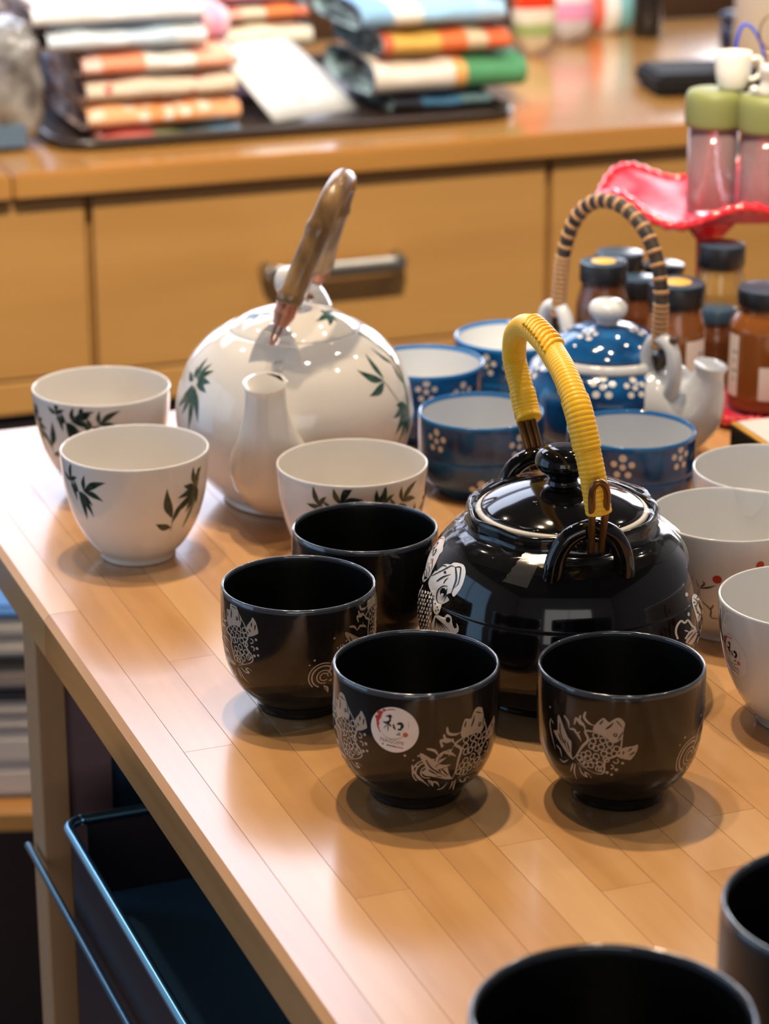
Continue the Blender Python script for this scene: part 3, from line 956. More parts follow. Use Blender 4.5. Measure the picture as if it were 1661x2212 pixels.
def cup(name, kind, x, y, label, group, rz=0.0):
    prof, mats, outer, sm = {
        'b': (B_PROF, [M['blackcup'], M['blackin'], M['rimgrey']], BO, lambda i, p: 2 if min(p[i][1], p[i + 1][1]) > 0.0652 else (0 if i < 2 + len(BO) else 1)),
        'w': (W_PROF, [M['porcelain']], WO, None),
        'p': (W_PROF, [M['plumporc']], WO, None),
        'u': (U_PROF, [M['blue'], M['bluerim'], M['bluewhite']], UO, lambda i, p: 1 if min(p[i][1], p[i + 1][1]) > 0.0488 else (0 if i < 2 + len(UO) else 2)),
        'f': (F_PROF, [M['darkbrown'], M['blackin'], M['rimgrey']], FO, lambda i, p: 2 if min(p[i][1], p[i + 1][1]) > 0.0866 else (0 if i < 2 + len(FO) else 1))}[kind]
    loc = (x, y, TZ)
    if kind in MESH:
        o = link(name, MESH[kind], None, loc)
    else:
        o = lathe(name, prof, mats, None, 88, loc, seg_mat=sm)
        MESH[kind] = o.data
    tag(o, label, 'cup', group)
    return o, Surf([tuple(p) for p in outer], loc)


KOI, SURGE, SPRAY, STALK = koi(), surge(), bamboo_spray(), bamboo_stalk()
GB, GW, GU, GP = 'black koi teacups around the black teapot', 'bamboo teacups around the white teapot', 'blue cups with white plum dots', 'white plum blossom cups at the right edge'
km = [M['koi'], M['koik']]


def stamp(pr, name, srf, px, py, mats, parent, **kw):
    th, t = srf.find(px, py)
    return pr.put(name, srf, th, t, mats, parent, **kw)


o, s = cup('teacup', 'b', -0.0107, 1.2937, 'black koi teacup touching the left of the black teapot, behind the other black cups', GB)
KOI.put('koi_print', s, math.radians(-190), 0.045, km, o)
KOI.put('koi_print', s, math.radians(30), 0.045, km, o)
o, s = cup('teacup', 'b', -0.0442, 1.2105, 'leftmost black koi teacup, its left side facing bare table', GB)
stamp(KOI, 'koi_print', s, 506, 1390, km, o, rot=0.75)
stamp(KOI, 'koi_print', s, 800, 1350, km, o, rot=0.5)
stamp(SURGE, 'wave_print', s, 700, 1462, km, o, s=0.85)
o, s = cup('teacup', 'b', 0.0150, 1.1079, 'black koi teacup at the front with a round white sticker', GB)
stamp(KOI, 'koi_print', s, 742, 1590, km, o, rot=0.75)
stamp(KOI, 'koi_print', s, 1003, 1632, km, o, rot=0.42, s=1.08)
stamp(SURGE, 'wave_print', s, 925, 1668, km, o, s=0.78)
th, t = s.find(851, 1577)
sticker(s, th, t, o, -0.06)
o, s = cup('teacup', 'b', 0.1126, 1.1061, 'black koi teacup at the front right, koi facing the viewer and no sticker', GB)
stamp(KOI, 'koi_print', s, 1272, 1616, km, o)
stamp(SURGE, 'wave_print', s, 1488, 1632, km, o)
KOI.put('koi_print', s, math.radians(15), 0.05, km, o)

lm = [M['leaf'], M['leaf2']]
o, s = cup('teacup', 'w', -0.1817, 1.5557, 'white bamboo teacup furthest back, left of the white teapot', GW)
stamp(SPRAY, 'bamboo_print', s, 156, 912, lm, o, s=0.95)
stamp(STALK, 'bamboo_print', s, 90, 920, lm, o, sx=-1)
stamp(SPRAY, 'bamboo_print', s, 215, 918, lm, o, s=0.9, rot=0.1)
o, s = cup('teacup', 'w', -0.1488, 1.4309, 'white bamboo teacup at the left front, standing alone before the white teapot', GW)
stamp(SPRAY, 'bamboo_print', s, 182, 1062, lm, o)
stamp(STALK, 'bamboo_print', s, 404, 1068, lm, o, s=1.12)
o, s = cup('teacup', 'w', -0.0190, 1.4030, 'white bamboo teacup between the white teapot and the black cups', GW)
stamp(SPRAY, 'bamboo_print', s, 735, 1090, lm, o, rot=0.5)
stamp(SPRAY, 'bamboo_print', s, 868, 1083, lm, o, rot=0.2, s=0.9)
stamp(STALK, 'bamboo_print', s, 912, 1090, lm, o)
stamp(STALK, 'bamboo_print', s, 800, 1105, lm, o, s=0.9)

FLW = Print()
plum_flower(FLW, 0, 0, 2.15, 1.62)


def flowers(surf, o, pts, sc=1.0):
    for px, py in pts: stamp(FLW, 'dot_flower_print', surf, px, py, [M['dot']], o, s=sc)


o, s = cup('blue_cup', 'u', 0.0622, 1.5534, 'blue dotted cup right beside the white teapot, front left of the blue set', GU)
flowers(s, o, [(943, 953), (1040, 1062), (1122, 965), (1130, 1050)])
o, s = cup('blue_cup', 'u', 0.0280, 1.6660, 'blue dotted cup half hidden behind the white teapot', GU)
flowers(s, o, [(921, 847), (1000, 850)])
o, s = cup('blue_cup', 'u', 0.0900, 1.7300, 'blue dotted cup at the very back, beside the blue teapot', GU)
flowers(s, o, [(1050, 790), (1110, 800)])
o, s = cup('blue_cup', 'u', 0.1554, 1.5150, 'blue dotted cup in front of the blue teapot, behind the yellow handle', GU)
flowers(s, o, [(1345, 1010), (1470, 990), (1240, 1010)])

PQ = at(1571, 1112, 0.968)
o, s = cup('plum_cup', 'p', PQ[0] + 0.002, PQ[1] + 0.002, 'white cup with red blossom dots, directly right of the black teapot', GP)
p = Print()
p.dot(0, 0, 2.6)
stamp(p, 'blossom_print', s, 1549, 1252, [M['red']], o)
stamp(p, 'blossom_print', s, 1642, 1221, [M['red']], o, s=0.9)
p = Print()
for a in (((-9, 0), (-4, 1), (0, 3)), ((-8, 1), (-6, 3), (-7, 5)), ((-9, -8), (-3, -14), (-3, -20), (6, -20)), ((-3, -14), (-1, -10))): p.stroke(a, 1.1)
stamp(p, 'branch_print', s, 1545, 1275, [M['brownprint']], o)
PQ1 = at(1662, 1010, 0.968)
o, s = cup('plum_cup', 'p', PQ1[0], PQ1[1], 'white cup furthest back at the right edge, beside the black box', GP)
PQ3 = at(1742, 1287, 0.968)
o, s = cup('plum_cup', 'p', PQ3[0], PQ3[1], 'white cup cut by the right edge, with a round sticker', GP)
th, t = s.find(1583, 1417)
sticker(s, th, t, o, -0.10, 11.2)
p = Print()
p.dot(0, 0, 2.8, ry=4.5)
p.stroke([(-5, 18), (-4, 5), (-3, -6), (-2, -18)], 1.6)
stamp(p, 'branch_print', s, 1566, 1392, [M['ink']], o)
p = Print()
p.dot(0, 0, 2.2, ry=5)
stamp(p, 'blossom_print', s, 1554, 1345, [M['inkred']], o)

F1 = at(1325, 2192, 0.990)
F2 = at(1849, 1955, 0.990)
o, s = cup('tall_cup', 'f', F1[0], F1[1], 'large dark cup at the bottom edge, seen from above and out of focus', 'large dark cups in the foreground')
o, s = cup('tall_cup', 'f', F2[0], F2[1], 'large dark cup cut by the right edge in the foreground', 'large dark cups in the foreground')


# ------------------------------------------------------------------ white bamboo teapot
wx, wy = -0.0572, 1.5380
wp = empty('teapot', (wx, wy, TZ), 0, label='white round teapot painted with green bamboo, with a bamboo hoop handle', cat='teapot')
WB = cat_rom([(0.0440, 0.0), (0.0465, 0.0015), (0.0470, 0.0045), (0.0560, 0.0130), (0.0680, 0.0290), (0.0748, 0.0480), (0.0755, 0.0600), (0.0728, 0.0760), (0.0655, 0.0925), (0.0550, 0.1045), (0.0450, 0.1110), (0.0420, 0.1122)], 5)
WBs = Surf([tuple(q) for q in WB], (wx, wy, TZ))
lathe('body', [(0.0, 0.002), (0.042, 0.0015)] + [tuple(q) for q in WB] + [(0.0408, 0.1118), (0.0400, 0.108), (0.0, 0.106)], M['porcelain'], wp, 96)
WL = cat_rom([(0.0398, 0.1105), (0.0402, 0.1122), (0.0385, 0.1142), (0.031, 0.1190), (0.020, 0.1228), (0.010, 0.1246)], 5)
WLs = Surf([tuple(q) for q in WL], (wx, wy, TZ))
lid = lathe('lid', [(0.0, 0.108), (0.036, 0.108)] + [tuple(q) for q in WL] + [(0.0, 0.1250)], M['porcelain'], wp, 72)
lathe('knob', [tuple(q) for q in cat_rom([(0.0060, 0.1245), (0.0052, 0.1275), (0.0068, 0.1305), (0.0104, 0.1350), (0.0117, 0.1405), (0.0106, 0.1462), (0.0070, 0.1500), (0.0, 0.1512)], 5)], M['porcelain'], lid, 40)
# bamboo painting on pot and lid
gm = [M['leaf3'], M['leaf2']]
p = Print()
for a, l, w in ((92, 15, 4.4), (60, 15, 3.6), (38, 16, 4.0), (12, 14, 4.4), (-12, 13, 4.4), (165, 12, 5), (-62, 24, 5.4), (-85, 28, 5.6), (-108, 22, 5.2), (-128, 24, 5), (120, 9, 3.6)):
    p.leaf(2.6 * math.cos(math.radians(a)), 2.6 * math.sin(math.radians(a)), a, l, w)
stamp(p, 'bamboo_print', WBs, 421, 826, gm, wp)
p = Print()
p.leaf(0, 0, 148, 22, 5.4)
p.leaf(1, 1, 100, 20, 4.6)
p.leaf(0, -1, 198, 17, 5.2)
p.stroke([(0, 0), (3, -6), (8, -15), (12, -22)], 0.6)
for a, l, w in ((200, 16, 5), (230, 22, 5.4), (250, 26, 5.4), (268, 24, 5), (290, 20, 5), (170, 10, 4)): p.leaf(15, -19, a, l, w)
p.poly([(16, 36), (18, 37), (24, 20), (27, 2), (23, -16), (21, -38), (17, -38), (20, -16), (24, 2), (21, 19)], 1)
p.stroke([(18, 37), (24.5, 20), (27, 2), (23, -16), (21, -38)], 0.6, 0, 1)
p.leaf(20, 6, 125, 20, 3.4)
p.leaf(22, -8, 100, 16, 3.4)
stamp(p, 'bamboo_print', WBs, 828, 822, gm, wp)
p = Print()
for a, l, w in ((200, 13, 4.2), (235, 14, 4.2), (262, 11, 4), (300, 12, 4), (340, 13, 3.6), (20, 8, 3)): p.leaf(0, 0, a, l, w)
stamp(p, 'bamboo_print', WLs, 700, 678, gm, lid)
p = Print()
for a, l, w in ((215, 15, 4), (250, 12, 4), (20, 14, 3.6), (300, 10, 3.6)): p.leaf(0, 0, a, l, w)
stamp(p, 'bamboo_print', WLs, 560, 678, gm, lid)
# lugs, spout, handle
hd = np.array([0.1805, 0.9836])
hd /= np.linalg.norm(hd)
hp = np.array([hd[1], -hd[0]])


def fin(name, r0, sgn, parent):
    """rounded triangular ear with a wire hole, standing on the shoulder across the handle's plane"""
    out = cat_rom([(-0.0190, 0.088), (-0.0165, 0.104), (-0.0115, 0.118), (-0.005, 0.1265), (0.001, 0.128), (0.007, 0.1255), (0.0125, 0.116), (0.0165, 0.103), (0.0190, 0.088)], 4)
    hole = [(0.0032 * math.cos(2 * PI * k / 16), 0.1185 + 0.0032 * math.sin(2 * PI * k / 16)) for k in range(16)]
    poly = [list(map(lambda q: Vector((q[0], q[1], 0)), out)), list(map(lambda q: Vector((q[0], q[1], 0)), hole))]
    tri = tessellate_polygon(poly)
    pts = [np.array(q) for q in out] + [np.array(q) for q in hole]
    n = len(pts)
    verts, faces = [], []
    for side in (-1, 1):
        for i, q in enumerate(pts):
            th = 0.0042 if q[1] < 0.100 else 0.0030
            if i < len(out): th *= 0.62
            rr = sgn * r0 - sgn * (q[1] - 0.088) * 0.10 + side * th
            xy = hd * rr + hp * q[0]
            verts.append((xy[0], xy[1], q[1]))
    for t in tri:
        faces.append(tuple(t))
        faces.append(tuple(i + n for i in reversed(t)))
    m = len(out)
    for i in range(m - 1): faces.append((i, i + 1, i + 1 + n, i + n))
    for i in range(16):
        a, b = m + i, m + (i + 1) % 16
        faces.append((b, a, a + n, b + n))
    me = mk(name, verts, faces, M['porcelain'], parent, smooth=False)
    bm = bmesh.new()
    bm.from_mesh(me.data)
    bmesh.ops.recalc_face_normals(bm, faces=bm.faces[:])
    bm.to_mesh(me.data)
    bm.free()
    return me


fin('lug', 0.0535, -1, wp)
fin('lug', 0.0535, 1, wp)
sd = -np.array([0.165, 0.986])


def spout(name, path, rads, mat, parent, wall=0.82, seg=28, flat=1.0):
    P = cat_rom(path, 5)
    R = [float(q[0]) for q in cat_rom([(r,) for r in rads], 5)]
    v, f = tube_data(P, R, seg, flat, False)
    n = len(P)
    # inner bore going back down from the mouth
    v2, f2 = tube_data([P[-1], P[-1] * 0.7 + P[-3] * 0.3, P[-4], P[-6]], [R[-1] * wall, R[-1] * wall * 0.95, R[-1] * wall * .9, R[-1] * wall * .9], seg, flat, True)
    k = len(v)
    faces = f + [tuple(i + k for i in reversed(q)) for q in f2]
    last = (n - 1) * seg
    for i in range(seg):
        j = (i + 1) % seg
        faces.append((last + i, last + j, k + j, k + i))
    return mk(name, v + v2, faces, mat, parent)


sp = lambda r, z: (sd[0] * r, sd[1] * r, z)
spout('spout', [sp(0.052, 0.034), sp(0.070, 0.046), sp(0.0815, 0.062), sp(0.0855, 0.080), sp(0.0865, 0.096), sp(0.0875, 0.1015)], [0.0290, 0.0270, 0.0195, 0.0138, 0.0124, 0.0136], M['porcelain'], wp)
# hoop handle: plane through the two ears, leaning to the right
lean = math.radians(20)
hz = np.array([hp[0] * math.sin(lean), hp[1] * math.sin(lean), math.cos(lean)])
H3 = lambda a, b: np.array([hd[0] * a, hd[1] * a, 0.1185]) + hz * b
hoop = [(-0.0520, 0.0235), (-0.0475, 0.036), (-0.0420, 0.050), (-0.0355, 0.0635), (-0.029, 0.0765), (-0.0205, 0.0875), (-0.009, 0.0925), (0.004, 0.0930), (0.0155, 0.0885), (0.0220, 0.0770), (0.0265, 0.063), (0.0325, 0.049), (0.0405, 0.035), (0.0480, 0.0225)]
hpts = cat_rom([H3(a, b) for a, b in hoop], 5)
hr = [0.0076] * len(hpts)
for i in range(len(hpts)):
    d = min(abs(i - c) for c in (2, 17, 48, 63))
    hr[i] = 0.0074 + (0.0011 if d == 0 else (0.0005 if d == 1 else 0))
han = tube('handle', hpts, hr, M['bamboo'], wp, 20)
for c in (2, 17, 48, 63):
    tube('bamboo_node', [hpts[c] * 0.65 + hpts[c - 1] * 0.35, hpts[c] * .65 + hpts[c + 1] * 0.35], 0.0079, M['bamboodark'], han, 20)
tp = H3(-0.0205, 0.0880)
tube('knot_hole', [tp + np.array([-0.003, -0.0058, 0.0012]), tp + np.array([-0.003, -0.0060, 0.0018])], [0.0022, 0.0016], M['bamboodark'], han, 12)
for sg in (-1, 1):
    q0, q1 = H3(sg * 0.0540, 0.0100), H3(sg * 0.0505, 0.0250)
    n = 40
    tube('copper_binding', [q0 + (q1 - q0) * i / n for i in range(n + 1)], [(0.0044 + 0.0026 * min(1, i / 20)) * (1 + 0.07 * math.sin(i * PI / 2)) for i in range(n + 1)], M['copper'], han, 16)
    for dx in (-0.0020, 0.0020):
        b = H3(sg * 0.0540, 0.0105) + np.array([hp[0] * dx, hp[1] * dx, 0])
        e = H3(sg * 0.0535, 0.0000) + np.array([hp[0] * dx * 0.6, hp[1] * dx * 0.6, 0])
        e2 = H3(sg * 0.0600, -0.0010) + np.array([hp[0] * dx * 0.4, hp[1] * dx * 0.4, 0])
        tube('copper_wire', cat_rom([b, H3(sg * 0.0570, 0.006) + np.array([hp[0] * dx, hp[1] * dx, 0]), e2, e], 4), 0.0009, M['copper'], han, 8)

# ------------------------------------------------------------------ black koi teapot
kx, ky = 0.0922, 1.2370
kp = empty('teapot', (kx, ky, TZ), 0, label='glossy black teapot with white koi, film wrap and a yellow cord handle', cat='teapot')
KB = cat_rom([(0.0470, 0.0), (0.0490, 0.0010), (0.0495, 0.0050), (0.0600, 0.0100), (0.0695, 0.0210), (0.0738, 0.0330), (0.0747, 0.0430), (0.0738, 0.0520), (0.0727, 0.0570), (0.0716, 0.0592), (0.0694, 0.0685), (0.0645, 0.0788), (0.0568, 0.0868), (0.0500, 0.0905)], 4)
KBs = Surf([tuple(q) for q in KB], (kx, ky, TZ))
KN = [(0.0487, 0.0925), (0.0490, 0.0955), (0.0494, 0.0985), (0.0486, 0.1000), (0.0474, 0.0997), (0.0466, 0.0970), (0.0455, 0.0955), (0.0440, 0.0950), (0.0, 0.0945)]
lathe('body', [(0.0, 0.002), (0.045, 0.0015)] + [tuple(q) for q in KB] + KN, [M['black'], M['black']], kp, 110,
      wob=lambda a, r, z: (r + (0.0007 * math.sin(9 * a + 1) if 0.092 < z < 0.101 and r > 0.045 else 0), z + (0.0006 * math.sin(7 * a) if z > 0.097 else 0)))
KL = cat_rom([(0.0420, 0.0985), (0.0424, 0.1000), (0.0408, 0.1018), (0.0340, 0.1055), (0.0230, 0.1095), (0.0140, 0.1118), (0.0085, 0.1128)], 5)
KLs = Surf([tuple(q) for q in KL], (kx, ky, TZ))
klid = lathe('lid', [(0.0, 0.0958), (0.0415, 0.0958)] + [tuple(q) for q in KL] + [(0.0, 0.1130)], M['black'], kp, 80)
lathe('lid_rim', [(0.0432, 0.0962), (0.0446, 0.0968), (0.0450, 0.0985), (0.0440, 0.0996), (0.0418, 0.0998), (0.0414, 0.0975), (0.0432, 0.0962)], pm('bare_white_rim', (0.62, 0.60, 0.57), 0.4), klid, 80)
lathe('knob', [tuple(q) for q in cat_rom([(0.0085, 0.1125), (0.0077, 0.1150), (0.0090, 0.1172), (0.0138, 0.1215), (0.0146, 0.1255), (0.0125, 0.1300), (0.0070, 0.1325), (0.0, 0.1330)], 5)], M['black'], klid, 48)
th, t = KLs.find(1157, 1085)
q = KLs.pos(np.array(th), np.array(t), 0.0002)
tube('steam_hole', [q - np.array([0, 0, .0006]), q + np.array([0, 0, .0002])], [0.0016, 0.0013], M['koik'], klid, 14)

kF, kR = at(1281, 1178, 0.9 + 0.098), at(1160, 1018, 0.9 + 0.098)
kd = (kR - kF)[:2]
kd /= np.linalg.norm(kd)
kn = np.array([kd[1], -kd[0]])
kang = math.atan2(kd[1], kd[0])


def loop_lug(name, sgn, R0, half, zb, zt, rad, mat, parent, d=None, n_=None, tilt=0.10):
    d = kd if d is None else d
    n_ = kn if n_ is None else n_
    pts = [(-half * 1.06, zb - 0.010), (-half, zb), (-half * 0.91, zb + (zt - zb) * 0.42), (-half * 0.60, zb + (zt - zb) * 0.82), (0, zt), (half * 0.60, zb + (zt - zb) * 0.82), (half * 0.91, zb + (zt - zb) * 0.42), (half, zb), (half * 1.06, zb - 0.010)]
    P = []
    for w, z in pts:
        r = sgn * (R0 + (z - zb) * tilt - (0.004 if z < zb else 0))
        xy = d * r + n_ * w
        P.append((xy[0], xy[1], z))
    P = cat_rom(P, 5)
    n = len(P)
    R = [rad * (1 + 0.45 * (abs(i / (n - 1) - 0.5) * 2) ** 3) for i in range(n)]
    return tube(name, P, R, mat, parent, 16)


loop_lug('lug', -1, 0.0545, 0.0185, 0.0835, 0.1085, 0.0048, M['black'], kp)
loop_lug('lug', 1, 0.0545, 0.0185, 0.0835, 0.1085, 0.0048, M['black'], kp)
# handle plane leans to the left
kl = math.radians(-9.0)
if kn[0] < 0: kn_r = -kn
else: kn_r = kn
kz = np.array([kn_r[0] * math.sin(kl), kn_r[1] * math.sin(kl), math.cos(kl)])
K3 = lambda a, b: np.array([kd[0] * a + 0.0939 - kx, kd[1] * a + 1.2413 - ky, 0.100]) + kz * b
kh = [(-0.0776, 0.0226), (-0.0767, 0.0300), (-0.0750, 0.0409), (-0.0716, 0.0517), (-0.0624, 0.0717), (-0.0448, 0.0837), (-0.0257, 0.0886), (-0.0042, 0.0912), (0.0317, 0.0885), (0.0654, 0.0746), (0.0795, 0.0585), (0.0780, 0.0500), (0.0724, 0.0415), (0.0673, 0.0306), (0.0632, 0.0262)]
kp_ = cat_rom([K3(a, b) for a, b in kh], 40)
seglen = np.concatenate([[0], np.cumsum([np.linalg.norm(kp_[i + 1] - kp_[i]) for i in range(len(kp_) - 1)])])
NC = 8
ncoil = int(seglen[-1] / 0.00225)
ss = np.linspace(0, seglen[-1], ncoil * 6 + 1)
KPA = np.array(kp_)
cp = [np.array([np.interp(x, seglen, KPA[:, j]) for j in range(3)]) for x in ss]
ky_h = tube('handle', cp, [0.0063 + 0.00030 * abs(math.sin(PI * i / 6)) ** 0.6 + (0.0006 if 0.13 < i / len(cp) < 0.235 or i / len(cp) > 0.93 else 0) for i in range(len(cp))], M['yellow'], kp, 22)
ky_h['label'] = 'yellow plastic cord wound round the hoop handle'
# the crossed strands over the top of the winding
for k in range(9):
    f0 = 0.40 + k * 0.021
    pts = []
    for j in range(9):
        u = j / 8
        x = (f0 + (u - 0.5) * 0.05) * seglen[-1]
        c = np.array([np.interp(x, seglen, KPA[:, i]) for i in range(3)])
        c2 = np.array([np.interp(x + 0.001, seglen, KPA[:, i]) for i in range(3)])
        tg = (c2 - c) / np.linalg.norm(c2 - c)
        side = np.array([kn_r[0], kn_r[1], 0])
        side = side - tg * (side @ tg)
        side /= np.linalg.norm(side)
        upv = np.cross(side, tg)
        if upv[2] < 0: upv = -upv
        a = math.radians(-60 + 150 * u)
        pts.append(c + (side * math.sin(a) + upv * math.cos(a)) * 0.0067)
    tube('crossed_strand', cat_rom(pts, 3), 0.00125, M['yellow'], ky_h, 8)
# wires: hairpin in front, doubled rods behind
fb = K3(-0.0605, 0.0)
fr = np.array([kn_r[0], kn_r[1], 0.0])
out3 = np.array([-kd[0], -kd[1], 0.0])
hair = [K3(a, b) + fr * w for a, b, w in ((-0.0600, -0.005, -0.0030), (-0.0665, 0.005, -0.0030), (-0.0780, 0.021, -0.0038), (-0.0860, 0.034, -0.0044), (-0.0885, 0.0405, -0.0034), (-0.0892, 0.0430, -0.0005), (-0.0885, 0.0405, 0.0024), (-0.0860, 0.034, 0.0034), (-0.0780, 0.021, 0.0028), (-0.0665, 0.005, 0.0026), (-0.0600, -0.005, 0.0026))]
tube('hairpin_wire', cat_rom(hair, 5), 0.0018, M['bronze'], ky_h, 12)
for dx in (-0.0055, -0.0018, 0.0020):
    tube('bronze_rod', cat_rom([K3(0.0660, 0.0290) + fr * dx, K3(0.0598, 0.0155) + fr * (dx * 0.9 + 0.0005), K3(0.0552, 0.000) + fr * (dx * 0.8 + 0.001)], 5), 0.0019, M['bronze'], ky_h, 12)
# spout on the far right side of the pot, mostly out of view
ksd = kn_r
kspt = lambda r, z: (ksd[0] * r, ksd[1] * r, z)

# white koi painted on the left shoulder and the right flank, placed as the photograph shows them
cx = lambda x, y: (870 + x / 6.644, 1140 + y / 6.644)
cA = lambda *pts: [cx(*q) for q in pts]
p = Print(unit=4.5)
p.poly(cA((420, 680), (480, 610), (560, 540), (640, 520), (690, 530), (740, 500), (850, 520), (890, 560), (905, 640), (880, 760), (830, 880), (740, 990), (710, 960), (700, 930), (640, 980), (670, 1040), (590, 1090), (560, 1110), (530, 1210), (480, 1250), (440, 1180), (440, 1000), (390, 880), (370, 800), (385, 740)), 0, 0, 2)
W1 = 2.6
for a, w in ((((760, 570), (770, 640), (770, 750), (730, 860), (700, 940)), 4.2), (((760, 570), (830, 570), (830, 660), (800, 800), (740, 860)), 3.0), (((420, 690), (600, 600), (700, 550), (760, 570)), W1), (((480, 620), (560, 550), (620, 550), (640, 580)), W1), (((490, 770), (580, 710), (690, 670)), 3.6), (((590, 800), (620, 750), (660, 720)), 2.4), (((650, 840), (580, 840), (510, 900), (490, 1000), (510, 1070), (570, 1090)), 2.6), (((640, 870), (620, 960), (570, 1020)), 2.2), (((700, 940), (640, 970), (590, 1060)), 2.4)):
    p.stroke(cA(*a), w, 1, 1)
p.dot(*cx(585, 925), 7, 1, 1, ry=9)
p.dot(*cx(575, 960), 3, 0, 2)
p.dot(*cx(610, 640), 3, 1, 1)
for x, y in ((450, 980), (450, 1030), (470, 1090), (500, 1140), (480, 1190), (515, 1180)): p.dot(*cx(x, y), 1.6, 1, 1)
rk = random.Random(3)
for j in range(10):
    for i in range(6):
        x = 215 + i * 38 + (18 if j % 2 else 0) - j * 4
        y = 880 + j * 58 + i * 8
        if x < 175 + max(0, (1000 - y)) * 0.25: continue
        p.stroke(cA((x, y), (x + rk.uniform(-12, 6), y + 24), (x - 8, y + 46)), 3.4)
p.poly(cA((460, 1260), (560, 1270), (590, 1290), (640, 1240), (700, 1280), (710, 1360), (740, 1440), (780, 1430), (770, 1370), (800, 1410), (800, 1490), (740, 1520), (600, 1490), (420, 1480)), 0, 0, 2)
p.dot(*cx(655, 1320), 5, 1, 1, ry=6)
for x, y in ((680, 1480), (640, 1490), (600, 1480), (560, 1480), (520, 1470), (470, 1470), (440, 1460)): p.stroke(cA((475, 1290), ((475 + x) / 2 + 8, (1290 + y) / 2), (x, y)), 1.7, 1, 1)
p.poly(cA((290, 780), (300, 640), (420, 480), (490, 330), (470, 470), (440, 560), (400, 680), (340, 750)), 0, 0, 2)
for x, y in ((320, 640), (350, 600), (390, 550), (430, 480)): p.stroke(cA((x, y), (x - 4, y + 80), (x - 28, y + 140)), 1.5, 1, 1)
p.poly(cA((500, 400), (540, 270), (580, 270), (570, 340)), 0, 0, 2)
p.stroke(cA((230, 740), (190, 900), (160, 1060)), 1.6)
p.stroke(cA((290, 820), (220, 1000), (170, 1190)), 1.8)
p.put_seen('koi_print', KBs, [M['koiw'], M['koik']], kp)
cx = lambda x, y: (1390 + x / 6.914, 1120 + y / 6.914)
p = Print(unit=4.5)
p.poly(cA((715, 1190), (740, 1130), (790, 1140), (860, 1250), (915, 1350), (935, 1440), (900, 1500), (870, 1600), (850, 1680), (800, 1650), (800, 1550), (760, 1400), (730, 1290)), 0, 0, 2)
for a in (((740, 1190), (800, 1240), (780, 1340), (830, 1430), (820, 1500)), ((800, 1230), (850, 1310), (900, 1390)), ((840, 1420), (880, 1500), (860, 1600))): p.stroke(cA(*a), 2.4, 1, 1)
p.stroke(cA((510, 1800), (480, 1700), (500, 1600), (560, 1530), (610, 1560), (660, 1520), (720, 1600), (770, 1650), (690, 1700), (620, 1800)), 4.4, 0, 0, False)
p.stroke(cA((610, 1670), (640, 1680), (690, 1700)), 2.6)
p.poly(cA((620, 1850), (700, 1740), (780, 1660), (855, 1680), (865, 1850), (840, 1950), (760, 1900)), 0, 0, 2)
for a in (((780, 1700), (720, 1780), (660, 1860)), ((820, 1700), (790, 1800), (740, 1890)), ((840, 1720), (840, 1820), (820, 1920))): p.stroke(cA(*a), 3.2, 1, 1)
p.dot(*cx(640, 1135), 3.4, 0, 0, ry=4.6)
p.dot(*cx(670, 1430), 2.6, 0, 0, ry=4.2)
p.put_seen('koi_print', KBs, [M['koiw'], M['koik']], kp)
th, t = KBs.find(934, 1200)
sticker(KBs, th, t, kp, 0.15)
# clear film over the shoulder and a torn strip of clear tape
fprof = []
for r, z in [tuple(q) for q in KB][-7:]:
    fprof.append((r + 0.0012, z + 0.0009))
fprof += [(0.0512, 0.0945), (0.0508, 0.0985), (0.0478, 0.1026), (0.0440, 0.1030)]
lathe('film_wrap', fprof, M['film'], kp, 90, wob=lambda a, r, z: (r + 0.0009 * math.sin(5 * a) * math.sin(11 * a + z * 160), z + 0.0006 * math.sin(13 * a + r * 300)))
p = Print(unit=8)
jag = []
for k in range(13): jag.append((1150 - k * 5.2 + (2.5 if k % 2 else -1.0), 1176 + k * 6.8))
p.poly([(1150, 1172), (1180, 1190), (1200, 1180), (1196, 1205), (1178, 1234), (1162, 1226), (1140, 1272)] + jag[::-1][0:12], 0, 0, 1)
p.put_seen('tape_strip', KBs, [M['tape']], kp, 0.0016)

# ------------------------------------------------------------------ blue dotted teapot
bx, by = 0.1490, 1.6330
bp_ = empty('teapot', (bx, by, TZ), 0, label='small blue teapot with white dotted flowers and a cane wrapped hoop handle', cat='teapot')
BB = cat_rom([(0.0380, 0.0), (0.0400, 0.0010), (0.0405, 0.0040), (0.0500, 0.0120), (0.0570, 0.0240), (0.0585, 0.0360), (0.0570, 0.0480), (0.0510, 0.0590), (0.0445, 0.0642)], 5)
BBs = Surf([tuple(q) for q in BB], (bx, by, TZ))
lathe('body', [(0.0, 0.002), (0.036, 0.0015)] + [tuple(q) for q in BB] + [(0.0, 0.064)], M['blue'], bp_, 80)
lathe('collar', [tuple(q) for q in cat_rom([(0.0445, 0.0636), (0.0458, 0.0648), (0.0455, 0.0670), (0.0440, 0.0692), (0.0420, 0.0700), (0.0400, 0.0690), (0.0395, 0.0670)], 4)] + [(0.0, 0.066)], M['bluewhite'], bp_, 72)
BL = cat_rom([(0.0378, 0.0690), (0.0392, 0.0705), (0.0385, 0.0730), (0.0310, 0.0800), (0.0200, 0.0852), (0.0090, 0.0878)], 5)
BLs = Surf([tuple(q) for q in BL], (bx, by, TZ))
blid = lathe('lid', [(0.0, 0.0675), (0.036, 0.0680)] + [tuple(q) for q in BL] + [(0.0, 0.0882)], M['blue'], bp_, 64)
